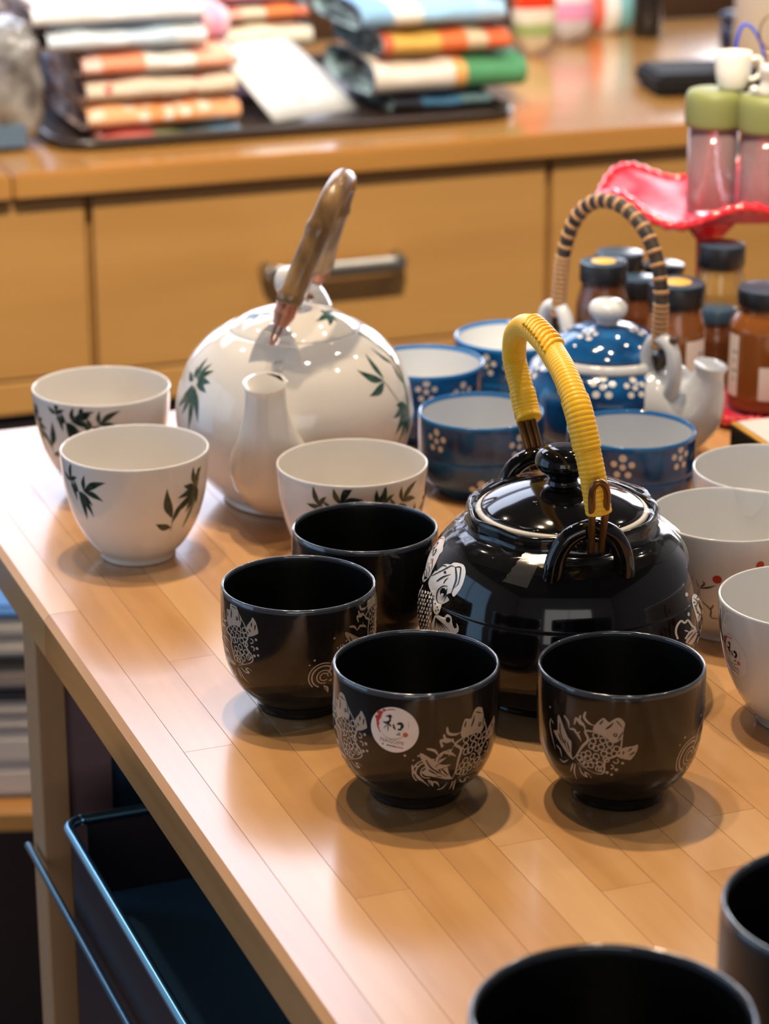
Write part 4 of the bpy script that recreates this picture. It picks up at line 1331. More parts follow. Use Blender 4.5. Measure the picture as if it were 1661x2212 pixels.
lathe('knob', [tuple(q) for q in cat_rom([(0.0072, 0.0875), (0.0066, 0.0895), (0.0095, 0.0920), (0.0128, 0.0960), (0.0124, 0.1005), (0.0080, 0.1040), (0.0, 0.1050)], 5)], M['bluewhite'], blid, 40)
for px, py, sc, srf, par in ((1302, 836, 1.15, BBs, bp_), (1230, 830, 1.15, BBs, bp_), (1160, 795, 1.1, BBs, bp_), (1372, 838, 1.0, BBs, bp_), (1270, 722, 0.9, BLs, blid), (1375, 712, 0.9, BLs, blid), (1215, 702, 0.8, BLs, blid)):
    stamp(FLW, 'dot_flower_print', srf, px, py, [M['dot']], par, s=sc)
bL, bR = at(1196, 676, TZ + 0.075), at(1447, 757, TZ + 0.075)
bd = (bR - bL)[:2]
bd /= np.linalg.norm(bd)
bn = np.array([-bd[1], bd[0]])
for sg in (-1, 1):
    ear = [(0.034, 0.050), (0.0385, 0.060), (0.0395, 0.074), (0.0450, 0.0855), (0.0535, 0.0885), (0.0620, 0.0840), (0.0655, 0.0720), (0.0640, 0.0590), (0.0560, 0.0470), (0.046, 0.042)]
    ep = cat_rom([(sg * bd[0] * a, sg * bd[1] * a, b) for a, b in ear], 5)
    tube('lug', ep, [0.0062 - 0.0014 * math.sin(PI * i / (len(ep) - 1)) for i in range(len(ep))], M['bluewhite'], bp_, 16)
# white spout to the right and slightly forward
bs = np.array([0.80, -0.60])
bsp = lambda r, z: (bs[0] * r, bs[1] * r, z)
spout('spout', [bsp(0.034, 0.0365), bsp(0.050, 0.0370), bsp(0.066, 0.0405), bsp(0.0745, 0.050), bsp(0.0785, 0.066), bsp(0.080, 0.0735)], [0.0330, 0.0320, 0.0245, 0.0155, 0.0102, 0.0112], M['bluewhite'], bp_)
# cane handle
B3 = lambda a, b: np.array([bd[0] * a, bd[1] * a, 0.082 + b])
bh = [(-0.0500, 0.000), (-0.0490, 0.020), (-0.0455, 0.045), (-0.0375, 0.066), (-0.0240, 0.081), (-0.006, 0.0880), (0.014, 0.0860), (0.0320, 0.0760), (0.0440, 0.060), (0.0500, 0.040), (0.0505, 0.018), (0.0495, 0.000)]
bpt = cat_rom([B3(a, b) for a, b in bh], 14)
bha = tube('handle', bpt, 0.0047, M['handlecore'], bp_, 16)
sl = np.concatenate([[0], np.cumsum([np.linalg.norm(bpt[i + 1] - bpt[i]) for i in range(len(bpt) - 1)])])
BPA = np.array(bpt)
pos_ = lambda x: np.array([np.interp(x, sl, BPA[:, j]) for j in range(3)])
x = 0.0
while x < sl[-1]:
    f_ = x / sl[-1]
    dense = f_ < 0.17 or f_ > 0.84
    tube('cane_wrap', [pos_(x), pos_(x + 0.0012), pos_(x + 0.0026)], [0.0051, 0.0055, 0.0051], M['rattan'], bha, 14)
    x += 0.0034 if dense else 0.0088
for sg, aa in ((-1, -0.0500), (1, 0.0495)):
    tube('cane_tie', cat_rom([B3(aa, 0.006), B3(aa + sg * 0.004, -0.006), B3(aa + sg * 0.0005, -0.014), B3(aa - sg * 0.003, -0.006)], 5), 0.0022, M['handlecore'], bha, 10)
tube('cane_tail', cat_rom([B3(0.053, -0.012), B3(0.058, -0.002), B3(0.064, 0.010)], 4), 0.0028, M['bamboodark'], bha, 10)

# ------------------------------------------------------------------ jars, box, red plates and shakers at the right
HON = {'glass': pm('jar_glass', (0.95, 0.96, 0.95), 0.03, trans=1.0, ior=1.30),
       'honey': pm('amber_honey', (0.19, 0.062, 0.014), 0.10, coat=0.6),
       'dark': pm('dark_honey', (0.085, 0.028, 0.010), 0.10, coat=0.6),
       'gold': pm('pale_gold_syrup', (0.25, 0.145, 0.045), 0.10, coat=0.6),
       'cap': pm('black_cap', (0.010, 0.011, 0.016), 0.35), 'captop': pm('blue_black_cap_top', (0.030, 0.060, 0.10), 0.22),  # cap tops: blue reflection painted into the colour of black lids
       'label': pm('white_jar_label', (0.68, 0.62, 0.60), 0.5), 'seal': pm('gold_seal', (0.60, 0.36, 0.07), 0.4), 'navy': pm('navy_label_print', (0.03, 0.07, 0.25), 0.5)}
GJ = 'small jars crowded behind the blue teapot'


def jar(x, y, h, r, rl, hl, label, body='honey', seal=False, lab=None, z=TZ, cap='cap'):
    o = empty('jar', (x, y, z), 0, label=label, cat='jar', group=GJ)
    zb = h - hl
    pr = cat_rom([(r * 0.80, 0.0), (r * 0.95, 0.002), (r, 0.007), (r, zb * 0.70), (r * 0.97, zb * 0.82), (rl * 0.93, zb * 0.95), (rl * 0.93, zb)], 4)
    lathe('jar_body', [(0, 0.0005)] + [tuple(q) for q in pr] + [(0, zb)], HON[body], o, 40)
    lathe('jar_lid', [(0, zb), (rl * 0.97, zb), (rl, zb + 0.001), (rl, h - 0.0015), (rl * 0.97, h)], HON[cap], o, 40)
    lathe('lid_top', [(rl * 0.97, h), (rl * 0.9, h + 0.0004), (0, h + 0.0004)], HON['captop'], o, 40)
    if seal: lathe('lid_seal', [(rl * 0.52, h + 0.0005), (rl * 0.5, h + 0.0008), (0, h + 0.0008)], HON['seal'], o, 28)
    sf = Surf([tuple(q) for q in pr], (x, y, z))
    for a0, a1, z0, z1, m in (lab or ()):
        p = Print()
        L_, n = [], 8
        vs = [((a0 + (a1 - a0) * i / n) * r * 1000, zz) for zz in np.linspace(z0 * 1000, z1 * 1000, 5) for i in range(n + 1)]
        tr = []
        for j in range(4):
            for i in range(n):
                a = j * (n + 1) + i
                tr += [(a, a + 1, a + n + 2), (a, a + n + 2, a + n + 1)]
        p.tri(vs, tr, 0, 0)
        o2 = p.put('jar_label', sf, -PI / 2, 0.003, [HON[m]], o, off=0.0003)
        if m == 'label':
            q = Print()
            for k in range(4):
                yy = (z0 + (z1 - z0) * (0.28 + 0.15 * k)) * 1000
                xa = (a0 + (a1 - a0) * 0.55) * r * 1000
                q.stroke([(xa, yy), (xa + (a1 - a0) * r * 1000 * (0.35 if k % 2 else 0.25), yy)], 1.0, 0, 0, False, 3)
            q.put('label_lines', sf, -PI / 2, 0.003, [HON['navy']], o2, off=0.0005)
    return o


jp = aty(1304, 565, 1.765)
jar(jp[0], jp[1], jp[2] - TZ, 0.0195, 0.0172, 0.014, 'honey jar with gold seal on its black lid, framed by the cane handle at left', 'dark', True)
jp = aty(1338, 545, 1.845)
jar(jp[0], jp[1], jp[2] - TZ, 0.0195, 0.0182, 0.014, 'jar with plain blue-black lid, furthest back inside the cane handle', 'dark')
jp = aty(1378, 588, 1.800)
jar(jp[0], jp[1], jp[2] - TZ - 0.004, 0.0170, 0.0150, 0.013, 'small dark jar wedged between the two sealed honey jars', 'dark')
jp = aty(1434, 570, 1.855)
jar(jp[0], jp[1], jp[2] - TZ, 0.0165, 0.0155, 0.006, 'clear jar with shiny bare lid inside the cane handle at right', 'gold', cap='captop')
jp = aty(1462, 610, 1.712)
jar(jp[0], jp[1], jp[2] - TZ, 0.0215, 0.0200, 0.016, 'honey jar with bright yellow lid seal behind the right of the cane handle', 'honey', True, ((0.25, 1.05, 0.022, 0.058, 'label'), (0.15, 0.5, 0.018, 0.034, 'navy')))
jp = aty(1560, 527, 1.800)
jar(jp[0], jp[1], jp[2] - TZ, 0.0190, 0.0170, 0.016, 'jar of pale golden syrup with black lid, just under the red plate', 'gold')
jp = aty(1556, 655, 1.752)
jar(jp[0] - 0.002, jp[1], jp[2] - TZ - 0.003, 0.0150, 0.0135, 0.010, 'small glass jar with blue glinting shoulder between two honey jars', 'dark', cap='captop')
jF = at(1652, 872, 0.908)
jar(jF[0], jF[1] + 0.002, 0.0855, 0.0275, 0.0225, 0.012, 'big amber honey jar with white labels, standing on the lower red plate', 'honey', False, ((-0.30, 0.42, 0.012, 0.036, 'label'), (-1.25, -0.85, 0.012, 0.056, 'label')), 0.9065)

redg = pm('red_ruffled_glass', (0.62, 0.018, 0.035), 0.12, coat=0.6)
pinkg = speck('frosted_red_glass', (0.46, 0.018, 0.05), (0.60, 0.13, 0.21), 0.45, 45, 0.35, 0.7, 0.0)
pinkg.node_tree.nodes['Principled BSDF'].inputs['Specular IOR Level'].default_value = 0.25


def ruffled(name, loc, R, h, amp, label, nr=7, parent_h=None, phase=0.0):
    o = empty(name, loc, 0, label=label, cat='plate')
    wob = lambda a, r, z: (r, z + amp * (r / R) ** 3 * math.sin(nr * a + phase))
    lathe('plate_body', [(0, 0.0005), (R * 0.45, 0.0), (R * 0.62, 0.003), (R * 0.85, h * 0.6), (R, h - 0.002), (R * 0.985, h), (R * 0.83, h * 0.6 + 0.003), (R * 0.6, 0.0055), (R * 0.4, 0.0035), (0, 0.0035)], [pinkg], o, 96, wob=wob)
    n = 96
    pts = []
    for k in range(n * 2 + 1):
        a = 2 * PI * k / (n * 2)
        rr, zz = wob(a, R, h)
        pts.append((rr * math.cos(a), rr * math.sin(a), zz))
    tube('beaded_rim', pts, [0.0036 * (1 + 0.22 * math.sin(k * PI / 2.0)) for k in range(len(pts))], redg, o, 10)
    return o


pc = aty(1532, 452, 1.875)
zpl = 0.9 + 0.106
pu = ruffled('red_plate', (pc[0], pc[1], zpl), 0.083, 0.016, 0.0075, 'upper ruffled red glass plate on a pedestal, holding the green-lidded shakers', 5, phase=2.2)
lathe('pedestal', [(0, -0.1058), (0.030, -0.1058), (0.031, -0.103), (0.012, -0.096), (0.008, -0.07), (0.009, -0.02), (0.024, -0.002), (0.034, 0.0008), (0, 0.0008)], redg, pu, 40)
ruffled('red_plate', (jF[0], jF[1], 0.9003), 0.046, 0.0075, 0.0014, 'lower ruffled red glass plate under the big amber honey jar', 6)

SH = {'lid': pm('sage_green_lid', (0.175, 0.195, 0.066), 0.5), 'tube': pm('clear_shaker_glass', (0.86, 0.62, 0.66), 0.05, trans=0.85, ior=1.25),
      'fill': pm('dusky_pink_grounds', (0.26, 0.07, 0.065), 0.5), 'mug': pm('white_toy_china', (0.80, 0.78, 0.74), 0.25), 'strap': pm('blue_silicone', (0.002, 0.05, 0.60), 0.5, spec=0.3),
      'brass': pm('brass_ring', (0.45, 0.30, 0.10), 0.3, 1.0), 'silver': pm('silver_white_enamel', (0.62, 0.58, 0.56), 0.3, 0.3)}


def shaker(x, y, z, label):
    o = empty('shaker', (x, y, z), 0, label=label, cat='shaker', group='green lidded shakers on the upper red plate')
    lathe('shaker_tube', [(0, 0.0005), (0.0175, 0.0), (0.0185, 0.002), (0.0185, 0.068), (0.0168, 0.068), (0.0168, 0.004), (0, 0.004)], SH['tube'], o, 40)
    lathe('shaker_fill', [(0, 0.0045), (0.0164, 0.0045), (0.0164, 0.040), (0.010, 0.043), (0, 0.042)], SH['fill'], o, 32)
    lathe('shaker_lid', [tuple(q) for q in cat_rom([(0.0186, 0.064), (0.0212, 0.0655), (0.0220, 0.070), (0.0220, 0.083), (0.0205, 0.0895), (0.0165, 0.0920), (0.0, 0.0925)], 5)], SH['lid'], o, 44)
    return o


s1 = aty(1534, 452, 1.866)
s1z = zpl + 0.0040
shaker(s1[0], s1[1], s1z, 'green lidded shaker with a tiny white mug on its lid')
s2 = aty(1640, 470, 1.845)
shaker(s2[0] + 0.002, s2[1], s1z, 'green lidded shaker at the right edge with a silver charm on its lid')
m_ = empty('toy_mug', (s1[0] + 0.012, s1[1] - 0.002, s1z + 0.0926), 0, label='tiny white china mug on a shaker lid', cat='charm')
lathe('mug_body', [tuple(q) for q in cat_rom([(0.0085, 0.0), (0.0105, 0.002), (0.0128, 0.010), (0.0135, 0.020), (0.0132, 0.0265), (0.0125, 0.0268), (0.0118, 0.024), (0.0115, 0.012), (0.008, 0.004), (0, 0.0035)], 3)], SH['mug'], m_, 32)
tube('mug_handle', cat_rom([(0.0125, -0.002, 0.022), (0.0185, -0.003, 0.0225), (0.0210, -0.003, 0.016), (0.0175, -0.003, 0.009), (0.0115, -0.002, 0.007)], 4), 0.0021, SH['mug'], m_, 10)
st = tube('strap', cat_rom([(0.004, 0.015, 0.0003), (0.003, 0.017, 0.020), (0.006, 0.017, 0.040), (0.011, 0.017, 0.0445), (0.018, 0.016, 0.038), (0.024, 0.015, 0.024), (0.028, 0.013, 0.0015)], 6), 0.0022, SH['strap'], m_, 10, flat=0.5)
st['label'] = 'blue strap looped behind the mug'
ch = empty('charm', (s2[0] + 0.000, s2[1] - 0.003, s1z + 0.0926), 0, label='small silver figure charm with a brass ring on the right shaker lid', cat='charm')
lathe('charm_base', [tuple(q) for q in cat_rom([(0.0055, 0.0), (0.0065, 0.001), (0.0060, 0.004), (0.0045, 0.009), (0.0055, 0.014), (0.0060, 0.018), (0.0040, 0.0215), (0, 0.0222)], 4)], SH['silver'], ch, 20)
lathe('charm_knob', [tuple(q) for q in cat_rom([(0.0, 0.0), (0.0035, 0.001), (0.0038, 0.004), (0.002, 0.006), (0, 0.0062)], 3)], SH['silver'], ch, 16, (-0.009, -0.001, 0.0003))
for k, (rr, zz) in enumerate(((0.0040, 0.0265), (0.0150, 0.0450))):
    tube('ring', [(rr * math.cos(2 * PI * i / 30) + 0.002 + k * 0.006, 0.001 * k, zz + rr * math.sin(2 * PI * i / 30)) for i in range(31)], 0.0008, SH['brass'], ch, 8)

# black box with yellow trim and a white card on top
bxA, bxB, bxC = at(1578, 909, 0.932), at(1664, 965, 0.932), at(1700, 893, 0.932)
d1 = (bxB - bxA)[:2]
d1 /= np.linalg.norm(d1)
ang = math.atan2(d1[1], d1[0])
tb = empty('tea_box', (bxA[0], bxA[1], TZ), ang, label='black gift box with yellow trim and white top beside the lower red plate', cat='box')
bk, yl = pm('black_box_card', (0.012, 0.010, 0.010), 0.4), pm('yellow_trim', (0.70, 0.36, 0.02), 0.45)
box('box_body', 0, 0.075, 0, 0.085, 0.0003, 0.0295, bk, tb, 0.0006)
box('box_trim', 0, 0.075, 0, 0.085, 0.0297, 0.0310, yl, tb, 0.0003)
box('top_card', 0.003, 0.072, 0.003, 0.082, 0.0311, 0.0322, pm('white_card', (0.74, 0.70, 0.66), 0.5), tb, 0.0002)
box('side_stripe', 0.018, 0.060, -0.0006, -0.0001, 0.014, 0.0165, yl, tb, 0)

# ------------------------------------------------------------------ the tray of folded cloths on the counter
tray = empty('tray', (K0[0], K0[1], 0.9004), KT, label='dark lacquered tray along the worktop edge holding piles of folded cloth', cat='tray')
tm = pm('dark_lacquer', (0.028, 0.017, 0.012), 0.3)
tu0, tu1, tv0, tv1 = 0.066, 0.585, 0.085, 0.50


def rrect(u0, u1, v0, v1, r, n=6):
    out = []
    for cx_, cy_, a0 in ((u1 - r, v1 - r, 0), (u0 + r, v1 - r, 90), (u0 + r, v0 + r, 180), (u1 - r, v0 + r, 270)):
        for k in range(n + 1):
            a = math.radians(a0 + 90 * k / n)
            out.append((cx_ + r * math.cos(a), cy_ + r * math.sin(a)))
    return out


rr_ = rrect(tu0 + 0.004, tu1 - 0.004, tv0 + 0.004, tv1 - 0.004, 0.035)
n = len(rr_)
mk('tray_floor', [(x, y, 0) for x, y in rr_] + [(x, y, 0.003) for x, y in rr_], [tuple(range(n))[::-1], tuple(range(n, 2 * n))] + [(i, (i + 1) % n, n + (i + 1) % n, n + i) for i in range(n)], tm, tray, smooth=False)
rp = rrect(tu0, tu1, tv0, tv1, 0.039)
tube('tray_rim', [(x, y, 0.006) for x, y in rp + rp[:2]], 0.0058, tm, tray, 10, flat=1.0)

cl = lambda h: tuple(((int(h[i:i + 2], 16) / 255) ** 2.2) for i in (0, 2, 4))
CM = {
    'orange': cloth_mat('orange_blossom_cotton', [(0, cl('f2b98c')), (0.35, cl('eda06c')), (0.7, cl('f0b48a'))], cl('f3e2d4'), 0, 55, 0.42),
    'dots': cloth_mat('cream_red_dot_cotton', [(0, cl('e8ddd0'))], cl('cf5a55'), 0, 48, 0.20),
    'pinkwhite': cloth_mat('pink_white_cotton', [(0, cl('f0c8c0')), (0.12, cl('ee9a7c')), (0.40, cl('ece6e2')), (0.72, cl('f2b49c')), (0.95, cl('f0cfd2'))]),
    'paleblue': cloth_mat('pale_blue_cotton', [(0, cl('d3e0ee')), (0.5, cl('c3d6ea')), (0.8, cl('dfe6ee'))]),
    'white': cloth_mat('white_cotton', [(0, cl('e4e3e4')), (0.4, cl('d9dbe2')), (0.75, cl('dde2ea'))]),
    'cream': cloth_mat('cream_cotton', [(0, cl('efe4d0')), (0.6, cl('e6dccb'))], cl('d8b48c'), 0, 30, 0.16),
    'tangerine': cloth_mat('orange_red_cotton', [(0, cl('eeb0a0')), (0.3, cl('e8d8c4')), (0.55, cl('e98a58')), (0.85, cl('dc7a60'))]),
    'rose': cloth_mat('rose_pink_cotton', [(0, cl('e7a6b4')), (0.4, cl('dca0c4')), (0.7, cl('e6c0d2'))], cl('c8577a'), 0, 40, 0.2),
    'green': cloth_mat('green_white_cotton', [(0, cl('e6ddd4')), (0.52, cl('e6a868')), (0.60, cl('55936a'))]),
    'yelloworange': cloth_mat('yellow_orange_cotton', [(0, cl('d06a50')), (0.08, cl('dcae5c')), (0.45, cl('e8794c')), (0.66, cl('d8c0a4')), (0.82, cl('e6704c'))]),
    'bluewhite': cloth_mat('blue_white_cotton', [(0, cl('8db6dd')), (0.22, cl('e2e0dc')), (0.42, cl('9cc4e8')), (0.80, cl('a8c8e6'))]),
    'darkblue': cloth_mat('dark_blue_cotton', [(0, cl('3a3a46')), (0.3, cl('4d7ba4')), (0.7, cl('6d8a96'))]),
    'mixed': cloth_mat('multicolour_cotton', [(0, cl('e27f7c')), (0.40, cl('8e9474')), (0.62, cl('747e88')), (0.8, cl('7ba0c4'))]),
    'end1': speck('dark_floral_end', cl('80605e'), cl('ecd2c8'), 0.85, 38, 0.42, 0.58),
    'end2': speck('blue_grey_end', cl('4a4c58'), cl('a9c4c8'), 0.85, 45, 0.42, 0.58),
    'lilac': cloth_mat('lilac_cotton', [(0, cl('c9b6d6')), (0.5, cl('e2d6e2'))], cl('b06a8e'), 0, 40, 0.22),
    'skyprint': cloth_mat('sky_print_cotton', [(0, cl('7f97bf')), (0.4, cl('b5c8e2')), (0.7, cl('d9b7d0'))]),
}


def folded(name, u, v, z, L, D, H, mat, end, label, rz=0.0, group='folded cloths on the tray', layers=3):
    """a cloth folded into a flat roll: rounded front, its layers showing at both ends"""
    P = K0 + uk * u + vk * v
    o = empty(name, (P[0], P[1], z), KT + rz, label=label, cat='cloth', group=group)
    n, m = 28, 14
    rs = random.Random(int(u * 1000) + int(z * 5000))
    ph = [rs.uniform(0, 6) for _ in range(4)]
    def sect(k, s):
        out = []
        for j in range(n):
            a = 2 * PI * j / n
            c_, s_ = math.cos(a), math.sin(a)
            e = 0.45
            y = D / 2 * s * math.copysign(abs(c_) ** e, c_)
            zz = H / 2 * (s if s > .98 else s * 0.98) * math.copysign(abs(s_) ** 0.75, s_)
            out.append((y, zz))
        return out
    verts, faces = [], []
    for i in range(m + 1):
        x = -L / 2 + L * i / m
        for y, zz in sect(0, 1.0):
            w = 0.0015 * math.sin(x * 60 + ph[0]) + 0.001 * math.sin(x * 140 + ph[1] + y * 90)
            verts.append((x, y, H / 2 + zz + (w - 0.0026 if zz > 0 else 0.0)))
    for i in range(m):
        for j in range(n):
            j2 = (j + 1) % n
            faces.append((i * n + j, (i + 1) * n + j, (i + 1) * n + j2, i * n + j2))
    mk('wrap', verts, faces, mat, o)
    for sg in (-1, 1):
        V, Fc = [], []
        prev = None
        idx = 0
        for li, s in enumerate((0.999, 0.86, 0.85, 0.64, 0.63, 0.42, 0.41, 0.2, 0.02)):
            dep = (0.0, -0.001, -0.009, -0.002, -0.010, -0.002, -0.010, -0.003, -0.003)[li]
            ring = []
            for y, zz in sect(0, s):
                V.append((sg * (L / 2 + dep), y, H / 2 + zz))
                ring.append(len(V) - 1)
            if prev:
                for j in range(n):
                    j2 = (j + 1) % n
                    q = (prev[j], prev[j2], ring[j2], ring[j])
                    Fc.append(q if sg < 0 else q[::-1])
            prev = ring
        mk('folded_end', V, Fc, end, o)
    return o


Z0 = 0.9036
def pile(u, vf, z, L, D, H, mat, end, label):
    return folded('folded_cloth', u, vf + D / 2, z, L, D, H, CM[mat], CM[end], label)


# left pile
pile(0.190, 0.106, Z0, 0.158, 0.18, 0.0080, 'mixed', 'end1', 'flat multicoloured cloth at the very bottom of the left pile')
pile(0.186, 0.108, 0.9119, 0.168, 0.18, 0.0302, 'orange', 'end1', 'orange blossom cloth, lowest roll of the left pile')
pile(0.185, 0.109, 0.9424, 0.165, 0.18, 0.0272, 'dots', 'end1', 'cream cloth with red dots in the left pile')
pile(0.184, 0.108, 0.9699, 0.170, 0.18, 0.0256, 'pinkwhite', 'end1', 'pink and white cloth in the left pile, above the red dots')
pile(0.150, 0.112, 0.9958, 0.172, 0.17, 0.0256, 'paleblue', 'end1', 'pale blue cloth in the left pile, second from the top')
pile(0.142, 0.116, 1.0217, 0.185, 0.16, 0.0250, 'white', 'end1', 'white cloth on top of the left pile')
pile(0.258, 0.150, 0.9958, 0.030, 0.10, 0.0340, 'rose', 'end1', 'narrow rose pink cloth perched on the right end of the left pile')
pile(0.200, 0.370, Z0, 0.190, 0.11, 0.1050, 'skyprint', 'end1', 'tall blue print bundle at the back left of the tray')
# middle, behind the card
pile(0.345, 0.262, Z0, 0.095, 0.13, 0.0272, 'lilac', 'end2', 'lilac cloth at the bottom of the middle pile')
pile(0.346, 0.260, 0.9311, 0.100, 0.13, 0.0295, 'cream', 'end2', 'cream cloth low in the middle pile, hidden behind the white card')
pile(0.352, 0.258, 0.9609, 0.104, 0.13, 0.0315, 'cream', 'end2', 'cream cloth peeking over the top of the white card')
pile(0.345, 0.264, 0.9927, 0.112, 0.13, 0.0210, 'tangerine', 'end2', 'orange and pink cloth above the cream one in the middle')
pile(0.330, 0.268, 1.0140, 0.130, 0.13, 0.0200, 'rose', 'end2', 'rose pink cloth topping the middle pile')
# right pile
pile(0.520, 0.150, Z0, 0.118, 0.16, 0.0176, 'darkblue', 'end2', 'dark blue cloth at the bottom of the right pile')
pile(0.527, 0.140, 0.9215, 0.182, 0.17, 0.0415, 'green', 'end2', 'green and white roll in the right pile')
pile(0.524, 0.146, 0.9633, 0.152, 0.17, 0.0302, 'yelloworange', 'end2', 'yellow and orange roll in the right pile')
pile(0.510, 0.150, 0.9938, 0.172, 0.17, 0.0305, 'bluewhite', 'end2', 'light blue and white roll on top of the right pile')

# the leaning white card
cA_, cB_, cC_, cD_ = at(592, 264, Z0 + 0.002), at(772, 236, Z0 + 0.002), None, None
cdw = np.linalg.norm(cB_ - cA_)
ca = math.atan2((cB_ - cA_)[1], (cB_ - cA_)[0])
card = empty('price_card', cA_, ca, label='white card with faint grey lines leaning on the cloths in the middle of the tray', cat='card')
cardm = pm('white_card_stock', (0.80, 0.83, 0.88), 0.5)
cvs, cfs = [], []
prof_c = [(0.0, 0.0), (0.016, 0.020), (0.034, 0.040), (0.052, 0.058), (0.068, 0.070), (0.080, 0.074)]
for th_ in (0, 0.0012):
    for (dy, dz) in prof_c:
        for i in range(7):
            cvs.append((-0.030 * (dz / 0.074) + cdw * (0.0 + (1 - 0.10 * dz / 0.074) * i / 6), dy - th_, dz + th_ * 0.6))
for s_ in (0, 1):
    for j in range(5):
        for i in range(6):
            a = s_ * 42 + j * 7 + i
            q = (a, a + 1, a + 8, a + 7)
            cfs.append(q if s_ else q[::-1])
edge = [i for i in range(7)] + [13 + 7 * k for k in range(5)] + [35 + 5 - i for i in range(6)] + [28 - 7 * k for k in range(4)]
for i in range(len(edge)):
    a, b = edge[i], edge[(i + 1) % len(edge)]
    cfs.append((a, b, b + 42, a + 42))
mk('card_sheet', cvs, cfs, cardm, card)
gl = pm('faint_grey_print', (0.46, 0.49, 0.55), 0.5)
for x0_, x1_, k, hh in ((0.022, 0.070, 2.15, 0.0035), (0.046, 0.062, 0.85, 0.003)):
    j = int(k)
    (y0_, z0_), (y1_, z1_) = prof_c[j], prof_c[j + 1]
    t_ = k - j
    yy, zz = y0_ + (y1_ - y0_) * t_, z0_ + (z1_ - z0_) * t_
    dl = math.hypot(y1_ - y0_, z1_ - z0_)
    ey, ez = (y1_ - y0_) / dl * hh, (z1_ - z0_) / dl * hh
    xs = -0.030 * (zz / 0.074)
    off_ = np.array([0, -0.0018, 0.0012])
    mk('print_line', [np.array((x0_ + xs, yy, zz)) + off_, np.array((x1_ + xs, yy, zz)) + off_, np.array((x1_ + xs, yy + ey, zz + ez)) + off_, np.array((x0_ + xs, yy + ey, zz + ez)) + off_], [(0, 1, 2, 3)], gl, card, smooth=False)

# clear wrapped thing at the left edge of the counter
P = at(22, 318, 0.902)
cb = empty('wrapped_parcel', (P[0] - 0.012, P[1] + 0.03, 0.9003), KT, label='grey parcel in crinkled clear wrap at the far left of the worktop', cat='parcel')
bm = bmesh.new()
bmesh.ops.create_icosphere(bm, subdivisions=4, radius=1)
rs = random.Random(4)
for v in bm.verts:
    d = v.co.copy()
    k = 1 + 0.06 * math.sin(9 * d.x + 4 * d.z) * math.sin(7 * d.y + 11 * d.z) + 0.03 * math.sin(23 * d.z + 17 * d.x)
    e = lambda q: math.copysign(abs(q) ** 0.6, q)
    v.co = Vector((0.042 * e(d.x) * k, 0.05 * e(d.y) * k, 0.066 + 0.0655 * e(d.z) * (k if d.z > -0.3 else 1)))
for v in bm.verts:
    if v.co.z < 0.0: v.co.z = 0.0
me = bpy.data.meshes.new('parcel_wrap')
bm.to_mesh(me)
bm.free()
me.materials.append(speck('crinkled_grey_wrap', (0.11, 0.095, 0.092), (0.36, 0.355, 0.355), 0.14, 30, 0.4, 0.65, 0.6))
me.polygons.foreach_set('use_smooth', [True] * len(me.polygons))
link('parcel_wrap', me, cb)
box('parcel_label', -0.02, 0.015, -0.052, -0.050, 0.005, 0.028, pm('blue_grey_label', (0.10, 0.17, 0.28), 0.5), cb, 0.0005)

# things further along the worktop, out of focus
def pouch(px, py, z, w, h, d, mats_, label, cat, name, bands=None, rz=0.0):
    P = at(px, py, z)
    o = empty(name, (P[0], P[1], z), KT + rz, label=label, cat=cat)
    bm = bmesh.new()
    bmesh.ops.create_uvsphere(bm, u_segments=28, v_segments=18, radius=1)
    for v in bm.verts:
        q = v.co.copy()
        zz = (q.z + 1) / 2
        wx_ = 0.80 + 0.28 * math.sin(PI * min(1, zz * 1.1)) - 0.25 * max(0, zz - 0.75)
        v.co = Vector((math.copysign(abs(q.x) ** 0.7, q.x) * w / 2 * wx_, math.copysign(abs(q.y) ** 0.8, q.y) * d / 2 * wx_ * (1 - 0.5 * zz), zz * h + 0.002 * math.sin(q.x * 9)))
    me = bpy.data.meshes.new('pouch_body')
    bm.to_mesh(me)
    bm.free()
    me.materials.append(mats_)
    me.polygons.foreach_set('use_smooth', [True] * len(me.polygons))
    link('pouch_body', me, o)
    return o


zc = 0.9004
o = pouch(1152, 118, zc, 0.052, 0.115, 0.05, cloth_mat('red_floral_pouch', [(0, cl('d8cdb8')), (0.22, cl('9db27a')), (0.36, cl('dfd8cc')), (0.52, cl('d23a20'))], cl('c88a2a'), 2, 60, 0.2), 'red floral cloth pouch with a pale green foot right of the cloth piles', 'pouch', 'cloth_pouch')
box('pouch_tie', -0.016, 0.016, -0.004, 0.004, 0.1145, 0.121, pm('red_cord', (0.5, 0.03, 0.02), 0.6), o, 0.002)
o = pouch(1225, 90, zc, 0.062, 0.085, 0.06, cloth_mat('pink_print_pack', [(0, cl('cfd0dc')), (0.35, cl('d993b8')), (0.62, cl('e4d8dc')), (0.85, cl('d8407e'))], cl('c85a5a'), 2, 45, 0.22), 'pink and lilac printed pack beside the red pouch', 'pack', 'gift_pack')
box('pack_fold', -0.022, 0.022, -0.003, 0.003, 0.0845, 0.092, pm('lilac_foil', (0.50, 0.36, 0.50), 0.3), o, 0.001)
o = pouch(1318, 70, zc, 0.080, 0.080, 0.05, cloth_mat('aqua_white_pack', [(0, cl('e2705e')), (0.30, cl('eef0f0')), (0.55, cl('8fd0dc')), (0.85, cl('a8dce4'))], None, 0), 'aqua, white and coral pack between the pink pack and the dark bottle', 'pack', 'gift_pack')
box('pack_fold', -0.028, 0.028, -0.003, 0.003, 0.0795, 0.087, pm('aqua_foil', (0.28, 0.55, 0.60), 0.3), o, 0.001)
P = at(1397, 78, zc)
o = empty('dark_bottle', (P[0], P[1], zc), 0, label='narrow black bottle standing on the worktop at the top', cat='bottle')
